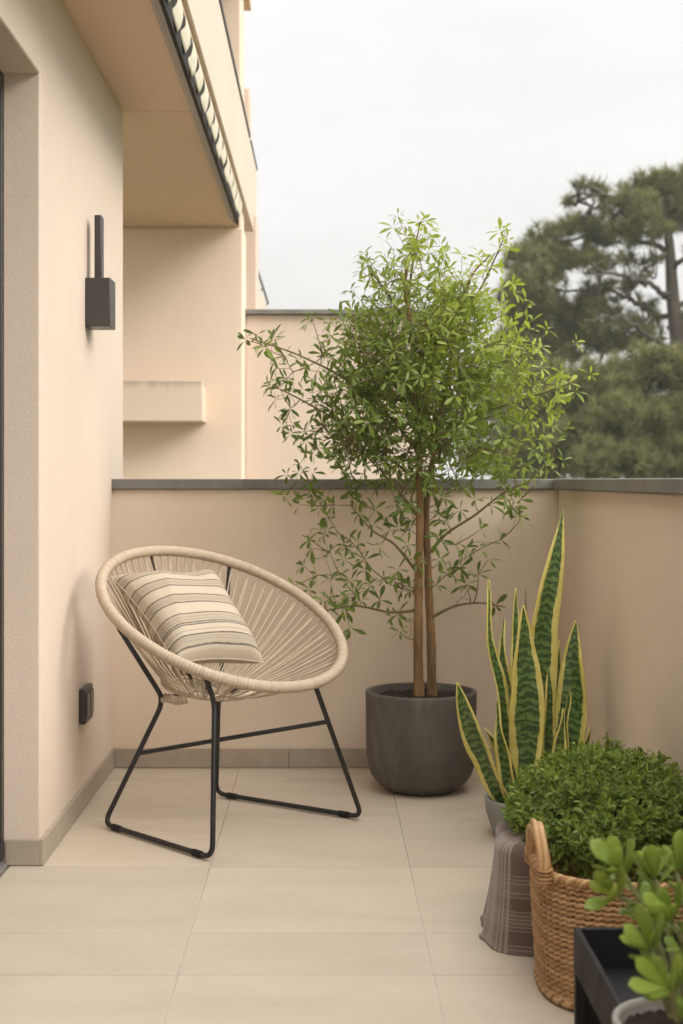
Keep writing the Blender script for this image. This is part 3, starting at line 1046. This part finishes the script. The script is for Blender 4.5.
shrub = thing('shrub', 'dense low green shrub with tiny leaves spilling from the dark planter', 'shrub', (.66, 3.66, .22))
sb, sf = MB(), MB()
BH_ = .262
SCn = np.array([.715, 3.555, .285])
lp, ld, ln, lL, lW, lv = [], [], [], [], [], []
cl = [(rand_dirs(1)[0], random.uniform(.75, 1.12)) for _ in range(60)]
ncnt = 0
while ncnt < 2500:
    d = rand_dirs(1)[0]
    if d[2] < -.7:
        continue
    lob = max((np.dot(d, c) - .72) / .28 * k for c, k in cl)
    rad = np.array([.245, .345, .16]) * (.66 + .42 * max(0, lob) + random.uniform(-.08, .08))
    inner = random.random() ** .4 if random.random() < .35 else random.uniform(.86, 1.0)
    end = SCn + d * rad * inner
    if end[0] > RW - .012 or (end[0] < .49 and end[2] < .275) or (end[2] < .215) or (end[2] < .305 and 3.325 < end[1] < 3.405) or (end[2] < .31 and end[1] < 3.40 and (abs(end[0] - .702) > .185 or end[1] < 3.2)):
        continue
    if end[2] < hh + .0 and (end[1] > 3.40 and .47 < end[0] < .92):
        continue
    base = SCn + d * rad * (inner - .28) + np.array([0, 0, -.02])
    ax = unit(d * np.array([1, 1, .6]) + np.array([0, 0, .45]) + rng.normal(size=3) * .35)
    p0 = end - ax * .05
    sb.tube([p0, end], [.0011, .0006], 4, caps=False)
    tone = np.clip(random.gauss(.40, .2) + .35 * max(0, lob - .2), 0, 1)
    nl = 5
    for k in range(nl):
        t = k / (nl - 1)
        c = p0 + (end - p0) * t
        a = unit(np.cross(ax, rng.normal(size=3))); b = np.cross(ax, a)
        for w in range(3):
            th_ = 2.09 * w + k * 1.1
            dd = unit(math.cos(th_) * a + math.sin(th_) * b + ax * (.5 + .5 * t))
            lp.append(c); ld.append(dd); ln.append(unit(ax + rng.normal(size=3) * .4 + np.array([0, 0, .3])))
            L = random.uniform(.012, .022); lL.append(L); lW.append(L * .38); lv.append(np.clip(tone + .15 * t + random.gauss(0, .08), 0, 1))
    ncnt += 1
for q in ((607, 737, 3.62), (590, 752, 3.6), (641, 749, 3.60), (660, 752, 3.58), (562, 765, 3.56)):
    e = np.array(P(*q)); s0 = e + np.array([random.uniform(-.01, .03), .01, -.06])
    pt = smooth_path([s0, (s0 + e) / 2 + rng.normal(size=3) * .004, e], 4)
    sb.tube(pt, .0011, 5)
    for c in pt[2:]:
        for w in range(4):
            dd = unit(rng.normal(size=3) + np.array([0, 0, .8])); lp.append(c); ld.append(dd); ln.append(rand_dirs(1)[0] + np.array([0, 0, 1]))
            lL.append(.016); lW.append(.0065); lv.append(random.uniform(.4, .9))
for i in range(40):
    d = rand_dirs(1)[0]; d[2] = abs(d[2]) * .6
    e = SCn + d * np.array([.19, .2, .12])
    sb.tube(smooth_path([SCn + np.array([d[0] * .05, d[1] * .05, -.06]), SCn + d * .07 + rng.normal(size=3) * .01, e], 4), np.linspace(.004, .0015, 9), 5)
leaves(sf, lp, ld, ln, np.array(lL), np.array(lW), np.array(lv), prof=((0, .3), (.45, 1), (.8, .7), (1, .1)), curl=.15)
sb.build('stems', M['twig'], shrub, sharp=0)
sf.build('foliage', M['shrub_leaf'], shrub, sharp=0)

# throw draped over the front left corner of the planter
nu, nv = 90, 60
cor = smooth_path([(.480, 3.65, 0), (.470, 3.56, 0), (.458, 3.48, 0), (.457, 3.43, 0), (.474, 3.404, 0), (.52, 3.402, 0), (.58, 3.406, 0), (.64, 3.41, 0)], 14)
sl = np.concatenate([[0], np.cumsum(np.linalg.norm(np.diff(cor, axis=0), axis=1))])
us = np.linspace(0, sl[-1], nu)
cor = np.stack([np.interp(us, sl, cor[:, k]) for k in range(3)], 1)
tn = unit(np.gradient(cor, axis=0)); outw = np.stack([tn[:, 1], -tn[:, 0], np.zeros(nu)], 1)
outw *= np.sign((outw * (cor - np.array([.66, 3.66, 0]))).sum(1))[:, None]
G = np.zeros((nu, nv, 3)); U = np.zeros((nu, nv, 3))
TOPZ = .262
for i in range(nu):
    uq = us[i]
    for j, s_ in enumerate(np.linspace(-.10, .292 + .012 * math.sin(uq * 14), nv)):
        if s_ < 0:
            off, z = s_, TOPZ + .004 * math.sin(s_ * 60 + uq * 20)
        elif s_ < .05:
            a = s_ / .05 * PI / 2
            off, z = .03 * math.sin(a), TOPZ - .03 * (1 - math.cos(a))
        else:
            q = (s_ - .05) / .235
            off, z = .03 + .008 * q + .018 * q * q * (1.0 + .4 * math.sin(uq * 11 + 1)), TOPZ - .03 - (s_ - .05)
        q = max(0, s_) / .285
        fold = (.006 * math.sin(uq * 46) + .003 * math.sin(uq * 83 + 1.3)) * (.25 + q) if s_ > 0 else 0
        p = cor[i] + outw[i] * (off + fold)
        p[2] = max(z, .006 + .003 * math.sin(uq * 40))
        G[i, j] = p; U[i, j] = (uq - .02, s_ + .10 - .06, 0)
m = MB(); m.grid(G, luv=U)
thr = m.build('throw_blanket', M['blanket'], sharp=0)
md = thr.modifiers.new('thick', 'SOLIDIFY'); md.thickness = .006; md.offset = 1
tag(thr, 'mauve grey woven throw with pale stripes draped over the planter behind the basket', 'throw')

# ------------------------------------------------------------------ wicker basket
BC = np.array([.702, 3.158, 0]); BA, BB, BH = .227, .205, .284


def se(t, a, b, e=2.7):
    c, s_ = np.cos(t), np.sin(t)
    return np.stack([a * np.sign(c) * np.abs(c) ** (2 / e), b * np.sign(s_) * np.abs(s_) ** (2 / e)], -1)


tt = np.linspace(0, 2 * PI, 4000); q = se(tt, BA, BB); ln_ = np.concatenate([[0], np.cumsum(np.linalg.norm(np.diff(q, axis=0), axis=1))])


def ring(n):
    return np.interp(np.linspace(0, ln_[-1], n, endpoint=False), ln_, tt)


NST = 66
bask = thing('wicker_basket', 'oblong honey-brown wicker basket with a looped handle standing on the tiles', 'basket', tuple(BC))


def bpoint(t, z, r=0.0):
    k = .93 + .07 * (z / BH) + .012 * math.sin(PI * z / BH)
    p = se(t, BA * k, BB * k)
    n2 = unit(p / np.array([BA * BA, BB * BB]))
    p = p + n2 * (r if np.isscalar(r) else np.asarray(r)[:, None])
    return np.concatenate([BC[:2] + p, np.full((len(p), 1), z)], 1)


m = MB()
per = 8
tr_ = ring(NST * per)
idx = np.arange(NST * per) / per
rows = 22
for rwi in range(rows):
    z = .024 + rwi * (BH - .036) / (rows - 1)
    off = .0024 * np.cos(2 * PI * idx) + .0006 * np.cos(PI * (idx + rwi)) + rng.normal() * .0003
    p = bpoint(tr_, z, off)
    p[:, 2] += .0012 * np.sin(2 * PI * idx) + .0005 * np.sin(idx * .3 + rwi * 2) + rng.normal(size=len(p)) * .0002 + random.uniform(-.0008, .0008)
    m.tube(p, .0038 * (1 + .1 * random.uniform(-1, 1)), 7, closed=True, var=np.repeat(np.clip(.55 + .2 * np.sin(idx * .2 + rwi * 1.7) + rng.normal(size=len(idx)) * .05, 0, 1), 7))
m.build('weave', M['wicker'], bask, sharp=0)
m = MB()
ts_ = ring(NST)
for k in range(NST):
    t = np.array([ts_[k]])
    p = np.array([bpoint(t, z, -.0012)[0] for z in np.linspace(.004, BH - .004, 8)])
    m.tube(p, .0030, 6, var=random.random() * .5)
m.build('stakes', M['wicker'], bask, sharp=0)
tr2 = ring(420); i2 = np.arange(420) / 420
for nm, z0, ra, nt_ in (('rim', BH + .001, .0055, 44), ('foot_band', .012, .0055, 44)):
    m = MB()
    for s_ in range(3):
        ph = 2 * PI * (i2 * nt_ + s_ / 3)
        p = bpoint(tr2, z0, ra * np.cos(ph)); p[:, 2] += ra * np.sin(ph)
        m.tube(p, .0052, 7, closed=True, var=random.random())
    m.build(nm, M['wicker'], bask, sharp=0)
m = MB(); p = bpoint(ring(80), .012)
m.add(np.concatenate([p - np.array([0, 0, .004]), [[BC[0], BC[1], .008]]]), [(i, (i + 1) % 80, 80) for i in range(80)]); m.build('bottom', M['wicker'], bask)
for sx in (-1, 1):
    m = MB()
    x = BC[0] + sx * (BA - .004)
    hp = smooth_path([(x, BC[1] - .125, BH - .02), (x - sx * .0, BC[1] - .118, BH + .035), (x + sx * .004, BC[1] - .085, BH + .074), (x + sx * .004, BC[1] - .035, BH + .088), (x + sx * .004, BC[1] + .02, BH + .072), (x, BC[1] + .05, BH + .03), (x, BC[1] + .058, BH - .02)], 14)
    nn = len(hp)
    tng = unit(np.gradient(hp, axis=0)); sd = np.array([1., 0, 0])
    for s_ in range(4):
        ph = 2 * PI * s_ / 4 + np.linspace(0, 2.2, nn)
        b2 = np.cross(tng, sd)
        m.tube(hp + .0085 * (np.cos(ph)[:, None] * sd + np.sin(ph)[:, None] * b2), .0072, 8, var=.55 + .1 * s_)
    for e_, sgn in ((0, 1), (nn - 1, -1)):     # lashing at the foot of the handle
        for k in range(4):
            c = hp[e_ + sgn * (3 + 2 * k)] if 0 <= e_ + sgn * (3 + 2 * k) < nn else hp[e_]
            w = np.linspace(0, 2 * PI, 16, endpoint=False)
            tg = tng[e_]; b2 = np.cross(tg, sd)
            m.tube(c + .0155 * (np.cos(w)[:, None] * sd + np.sin(w)[:, None] * b2) + np.sin(w)[:, None] * tg * .004, .0036, 6, closed=True, var=random.random())
    if sx < 0 or x + .03 < RW:
        m.build('handle', M['wicker'], bask, sharp=0)

# ------------------------------------------------------------------ tray table and succulent
tb = thing('tray_table', 'black metal tray side table in the near right corner', 'table', (.65, 2.3, 0))
TX0, TX1, TY0, TY1, TT, TA = .474, .93, 1.75, 2.655, .298, .082
m = MB(); w = .012
# slightly turned like in the photo
m.box(TX0, TX0 + w, TY0, TY1, TT - TA, TT); m.box(TX1 - w, TX1, TY0, TY1, TT - TA, TT)
m.box(TX0 + w, TX1 - w, TY1 - w, TY1, TT - TA, TT - .001); m.box(TX0 + w, TX1 - w, TY0, TY0 + w, TT - TA, TT - .001)
m.box(TX0 + w, TX1 - w, TY0 + w, TY1 - w, TT - TA + .001, TT - TA + .006)
m.build('tray', M['tray'], tb, bevel=.002)
boxobj('back_panel', M['tray'], tb, TX0 + .0215, TX1 - .0215, TY1 - .016, TY1 - .004, .012, TT - TA - .001, bevel=.001)
for x in (TX0 + .001, TX1 - .021):
    for y in (TY0 + .002, TY1 - .022):
        boxobj('leg', M['tray'], tb, x, x + .02, y, y + .02, 0, TT - TA - .0005, bevel=.0015)
JC = Vector((.535, 2.10, TT - TA + .0065))
jp = thing('plant_pot', 'small round pale grey pot standing on the black tray table', 'pot', JC)
m = MB(); h = .112
m.lathe([(0, .001), (.066, .001), (.073, .006), (.088, .05), (.100, h - .006), (.099, h), (.091, h), (.088, h - .008), (.085, h - .03), (0, h - .03)], JC, 64)
m.build('pot', M['pale_pot'], jp, sharp=0)
m = MB(); G = np.array([[(JC.x + r * math.cos(t), JC.y + r * math.sin(t), JC.z + h - .018 + random.uniform(-.003, .003)) for t in th] for r in np.linspace(.001, .0862, 9)])
m.grid(G, closed_v=True); m.build('soil', M['soil'], jp)
jade = thing('succulent', 'bright green spoon-leaved succulent spilling over the pale pot', 'plant', (JC.x, JC.y, JC.z + h - .02))
js, jf = MB(), MB()


def fat_leaf(mb, p, d, nr, L, W, T, var):
    d = unit(d); nr = unit(nr - d * np.dot(nr, d)); sd = np.cross(d, nr)
    na, nb_ = 9, 10
    s_ = np.linspace(0, 1, na)
    w = np.interp(s_, [0, .12, .35, .62, .82, .94, 1], [.14, .22, .58, .98, 1.0, .62, .05])
    G = np.zeros((na, nb_, 3))
    for i in range(na):
        c = p + d * L * s_[i] + nr * (L * .16 * s_[i] ** 2)
        for j in range(nb_):
            a = 2 * PI * j / nb_
            tk = T * (.5 + .5 * min(1, w[i] * 1.4))
            G[i, j] = c + sd * W * .5 * w[i] * math.cos(a) + nr * tk * .5 * min(1, w[i] * 3) * math.sin(a) + nr * .12 * W * w[i] * math.cos(a) ** 2
    vr = np.clip(var + np.repeat(np.interp(s_, [0, .8, 1], [-.1, 0, .12]), nb_), 0, 1)
    mb.grid(G, closed_v=True, var=vr)


JB = [  # branches: px path with distance
    [(672, 1015, 2.10), (655, 965, 2.08), (645, 930, 2.07), (640, 902, 2.06), (622, 872, 2.05)],
    [(672, 1012, 2.10), (660, 950, 2.10), (640, 910, 2.09), (618, 896, 2.06)],
    [(678, 1012, 2.12), (672, 950, 2.14), (662, 905, 2.16), (655, 878, 2.17)],
    [(684, 1012, 2.12), (690, 950, 2.16), (684, 900, 2.18), (676, 872, 2.2)],
    [(680, 1015, 2.06), (672, 985, 2.02), (660, 968, 2.0), (650, 950, 1.99)],
    [(678, 1018, 2.04), (676, 1000, 1.98), (668, 988, 1.96)],
    [(686, 1015, 2.08), (690, 970, 2.05), (682, 940, 2.03), (672, 922, 2.02)],
    [(692, 1015, 2.10), (720, 950, 2.1), (735, 900, 2.1), (738, 865, 2.1)],
    [(695, 1018, 2.06), (725, 985, 2.0), (735, 950, 1.98)],
    [(690, 1018, 2.02), (700, 1000, 1.96), (712, 985, 1.93)],
    [(690, 1010, 2.16), (705, 940, 2.2), (706, 890, 2.22)],
]
for b_ in JB:
    pth = smooth_path([P(*q) for q in b_], 8)
    js.tube(pth, np.linspace(.0075, .0035, len(pth)), 8)
    nn = len(pth)
    sp2 = 0
    ang = random.uniform(0, 3)
    for i in range(nn // 3, nn - 1):
        sp2 += np.linalg.norm(pth[i + 1] - pth[i])
        if sp2 < .024:
            continue
        sp2 = 0; ang += PI / 2 + random.uniform(-.3, .3)
        t = unit(pth[min(nn - 1, i + 1)] - pth[i - 1]); a = unit(np.cross(t, [.3, .2, 1])); c = np.cross(t, a)
        for k in range(2):
            o_ = math.cos(ang + PI * k) * a + math.sin(ang + PI * k) * c
            L = random.uniform(.030, .045)
            fat_leaf(jf, pth[i] + o_ * .004, o_ + t * random.uniform(.4, .9), t + o_ * -.2 + rng.normal(size=3) * .15, L, L * random.uniform(.40, .50), .004, np.clip(random.gauss(.45, .18), 0, 1))
    t = unit(pth[-1] - pth[-4]); a = unit(np.cross(t, [.3, .2, 1])); c = np.cross(t, a)
    for k in range(6):
        an = 2 * PI * k / 6 + random.uniform(-.25, .25)
        o_ = math.cos(an) * a + math.sin(an) * c
        L = random.uniform(.046, .068)
        fat_leaf(jf, pth[-1], o_ * random.uniform(.6, 1.1) + t * random.uniform(.6, 1.2), t - o_ * .6 + rng.normal(size=3) * .15, L, L * random.uniform(.36, .46), .004, np.clip(random.gauss(.66, .15), 0, 1))
js.build('stems', M['jade_stem'], jade, sharp=0)
jf.build('foliage', M['jade_leaf'], jade, sharp=0)


# ------------------------------------------------------------------ pines beyond the terrace
def pine(name, label, Y, trunk, limbs, pads, per_area, needle, seed, top_r=.16):
    r2 = np.random.default_rng(seed)
    base = P(*trunk[0]); base.z = -7
    t_ = thing(name, label, 'tree', (base.x, base.y, -7), 'pines beyond the terrace')
    tp_ = smooth_path([base] + [P(x, y, yy) for x, y, yy in trunk], 8)
    m = MB(); m.tube(tp_, np.linspace(top_r * 1.7, top_r * .35, len(tp_)), 10); m.build('trunk', M['pine_bark'], t_, sharp=0)
    wood = [q for q in tp_ if q[2] > -2]
    lb = MB()
    for l_ in limbs:
        pth = smooth_path([P(*q) for q in l_], 8)
        pth += r2.normal(size=pth.shape) * .03
        lb.tube(pth, np.linspace(.07, .025, len(pth)), 7); wood += list(pth)
    V = []
    C_, A_ = [], []
    for (px, py, rx, ry, dd) in pads:
        k = Y / FPX
        nn = int(per_area * rx * ry)
        d = unit(r2.normal(size=(nn, 3))) * (r2.random((nn, 1)) ** .42)
        c0 = np.array(P(px, py, Y + dd))
        c = c0 + d * np.array([rx * k, rx * k * .8, ry * k])
        C_.append(c); A_.append(unit(d * .7 + np.array([0, 0, .55]) + r2.normal(size=(nn, 3)) * .25))
        W_ = np.array(wood); j = np.argmin(np.linalg.norm(W_ - (c0 - np.array([0, 0, ry * k * .6])), axis=1))
        for e in range(3):
            tgt = c0 + r2.normal(size=3) * np.array([rx, rx * .6, ry * .6]) * k * .5
            pth = smooth_path([W_[j], (W_[j] + tgt) / 2 + r2.normal(size=3) * .12 - np.array([0, 0, .1]), tgt], 6)
            lb.tube(pth, np.linspace(.04, .012, len(pth)), 5)
            wood += list(pth[4::3])
    lb.build('limbs', M['pine_bark'], t_, sharp=0)
    Cc, Aa = np.concatenate(C_), np.concatenate(A_)
    nt_, nn = len(Cc), 44
    d = unit(r2.normal(size=(nt_, nn, 3)) * .75 + Aa[:, None] * .65)
    L = needle * r2.uniform(.6, 1.15, (nt_, nn, 1))
    sd = unit(np.cross(d, r2.normal(size=(nt_, nn, 3))))
    b0 = Cc[:, None] - d * 0.0 + Aa[:, None] * (r2.random((nt_, nn, 1)) - .5) * needle * .7
    V = np.stack([b0 - sd * .011, b0 + sd * .011, b0 + d * L], 2).reshape(-1, 3)
    F = np.arange(len(V)).reshape(-1, 3)
    var = np.repeat(np.clip(r2.normal(.5, .3, nt_), 0, 1), nn * 3)
    m = MB(); m.add(V, F, var); m.build('foliage', M['needles'], t_, smooth=False)


pine('pine_tree', 'tall umbrella pine with bare dark trunk against the sky', 30,
     [(686, 470, 30), (680, 360, 30), (673, 300, 30), (669, 240, 30), (662, 190, 30)],
     [[(672, 300, 30), (650, 285, 29.6), (620, 275, 29.3), (590, 272, 29)], [(676, 322, 30), (640, 305, 30.3), (610, 290, 30.6), (560, 290, 30.8)],
      [(680, 352, 30), (660, 345, 29.5), (620, 318, 29), (585, 322, 28.6)], [(679, 350, 30), (640, 348, 30.5), (600, 335, 31), (565, 352, 31.4)],
      [(670, 250, 30), (640, 240, 30.5), (600, 235, 31), (545, 245, 31)], [(668, 225, 30), (640, 200, 29.6), (600, 195, 29.2)],
      [(672, 270, 30), (690, 250, 29.7), (715, 230, 29.5)], [(674, 310, 30), (700, 295, 30.5), (730, 290, 31)]],
     [(519, 262, 20, 15, 0), (545, 240, 26, 14, .5), (535, 285, 26, 20, -.5), (562, 262, 32, 20, 0), (553, 315, 28, 22, .4), (580, 187, 8, 6, 0), (568, 200, 8, 6, .4), (597, 190, 16, 7, .2), (575, 225, 20, 10, 0),
      (598, 232, 32, 18, .6), (625, 205, 30, 16, -.4), (640, 187, 20, 10, 0), (655, 178, 14, 7, 0), (672, 184, 22, 12, .3), (690, 205, 32, 26, 0), (640, 228, 34, 18, -.6), (668, 215, 25, 18, .2), (600, 262, 20, 10, -.5),
      (595, 300, 22, 10, .3), (560, 345, 30, 20, .5), (530, 330, 20, 20, .2), (608, 330, 26, 9, 0), (640, 325, 22, 7, .2), (650, 340, 30, 7, .1), (625, 285, 13, 5, .2), (720, 260, 34, 34, 0), (715, 320, 30, 20, 0), (514, 300, 16, 22, .3), (528, 312, 18, 16, 0), (518, 360, 22, 26, 0), (580, 318, 22, 14, .5), (700, 178, 26, 16, 0), (600, 285, 14, 6, 0), (632, 262, 14, 6, .3), (645, 302, 13, 5, 0), (620, 345, 24, 8, .2), (656, 318, 10, 4, .1), (590, 312, 16, 8, 0), (614, 314, 18, 5, .4), (640, 275, 10, 4, 0), (655, 262, 10, 5, 0), (600, 345, 22, 10, .4)],
     .115, .28, 3)
pine('pine_tree', 'broad dark bushy pine low behind the right parapet', 24,
     [(610, 560, 24), (612, 470, 24), (615, 410, 24), (618, 370, 24)],
     [[(612, 450, 24), (580, 430, 23.6), (545, 420, 23.5)], [(614, 420, 24), (650, 400, 24.3), (690, 390, 24.5)]],
     [(560, 408, 30, 24, .4), (600, 385, 34, 22, 0), (645, 372, 36, 22, .3), (685, 372, 30, 24, 0), (625, 425, 44, 28, -.6), (672, 430, 40, 30, -.3), (570, 448, 44, 26, -.3), (530, 430, 30, 34, .4), (615, 462, 44, 22, -1), (680, 466, 40, 24, -.8), (530, 470, 36, 22, 0), (715, 420, 34, 44, 0), (545, 380, 24, 18, .9)],
     .13, .26, 5, .14)
pine('pine_tree', 'shaded pine further back between the potted tree and the tall pine', 38,
     [(520, 560, 38), (520, 470, 38), (520, 400, 38), (520, 350, 38)], [],
     [(520, 350, 34, 26, 0), (545, 385, 44, 26, 1), (500, 395, 40, 30, 0), (590, 420, 44, 40, 1), (500, 440, 44, 40, 0), (560, 450, 50, 34, 0), (650, 410, 60, 34, 2), (650, 455, 70, 34, 2)],
     .09, .32, 8, .2)

# ------------------------------------------------------------------ thin hazy air
m = MB(); m.box(-222, 222, -122, 302, -8.2, 11.5)
hm = bpy.data.materials.new('haze_air'); hm.use_nodes = True
hn_ = hm.node_tree; hn_.nodes.clear()
ho = N(hn_, 'ShaderNodeOutputMaterial'); hv_ = N(hn_, 'ShaderNodeVolumePrincipled')
hv_.inputs['Color'].default_value = (.95, .92, .86, 1); hv_.inputs['Density'].default_value = .0014
hn_.links.new(hv_.outputs[0], ho.inputs['Volume'])
m.build('haze', hm, kind='stuff', smooth=False)

# ------------------------------------------------------------------ light and camera
SUN_EL, SUN_AZ = math.radians(31), math.radians(-30)      # azimuth from +X towards +Y
sd = Vector((math.cos(SUN_EL) * math.cos(SUN_AZ), math.cos(SUN_EL) * math.sin(SUN_AZ), math.sin(SUN_EL)))
sl_ = bpy.data.lights.new('sun', 'SUN'); sl_.energy = 1.05; sl_.angle = math.radians(28); sl_.color = (1.0, .95, .88)
so_ = bpy.data.objects.new('sun', sl_); COL.objects.link(so_)
so_.rotation_euler = (-sd).to_track_quat('-Z', 'Y').to_euler()

W = bpy.data.worlds.new('World'); S.world = W; W.use_nodes = True
nt = W.node_tree
bg = nt.nodes['Background']
sky = N(nt, 'ShaderNodeTexSky', sky_type='NISHITA'); sky.sun_disc = False
sky.sun_elevation = SUN_EL; sky.sun_rotation = PI / 2 - SUN_AZ
sky.dust_density = 4; sky.air_density = 1.0
hs = N(nt, 'ShaderNodeHueSaturation'); hs.inputs['Saturation'].default_value = .25
nt.links.new(sky.outputs[0], hs.inputs['Color'])
# overcast layer: brighter overhead than at the horizon, soft cloud structure
tc = N(nt, 'ShaderNodeTexCoord'); sx = N(nt, 'ShaderNodeSeparateXYZ'); nt.links.new(tc.outputs['Generated'], sx.inputs[0])
el = ramp(nt, [(0, .236), (.10, .245), (.33, .285), (.6, .80), (1, 1.0)], sx.outputs[2])
cld = noise(nt, coords(nt, (1, 1, 3.5), 'Generated'), 2.2, 5, .5)
cl_ = mix(nt, el, ramp(nt, [(.35, .88), (.65, 1.0)], cld), 1.0, 'MULTIPLY')
sc_ = N(nt, 'ShaderNodeVectorMath', operation='SCALE'); sc_.inputs['Scale'].default_value = 19
nt.links.new(mix(nt, cl_, (1.0, .99, .97), 1.0, 'MULTIPLY'), sc_.inputs[0])
mx = mix(nt, hs.outputs[0], sc_.outputs[0], .93)
nt.links.new(mx, bg.inputs['Color'])
bg.inputs['Strength'].default_value = .1

cam = bpy.data.cameras.new('camera'); co = bpy.data.objects.new('camera', cam); COL.objects.link(co)
co.location = (0, 0, EYE); co.rotation_euler = (PI / 2, 0, 0)
cam.sensor_width = 36; cam.lens = 36 * FPX / 1024
cam.shift_x = (341.5 - VX) / 1024; cam.shift_y = -(512 - VY) / 1024
cam.clip_start = .05; cam.clip_end = 2000
cam.dof.use_dof = True; cam.dof.focus_distance = 4.1; cam.dof.aperture_fstop = 4.2
S.camera = co
S.view_settings.view_transform = 'Standard'; S.view_settings.look = 'None'
S.view_settings.exposure = 1.0; S.view_settings.gamma = 1
S.cycles.use_denoising = True
S.cycles.max_bounces = 10; S.cycles.diffuse_bounces = 6
S.cycles.use_adaptive_sampling = True
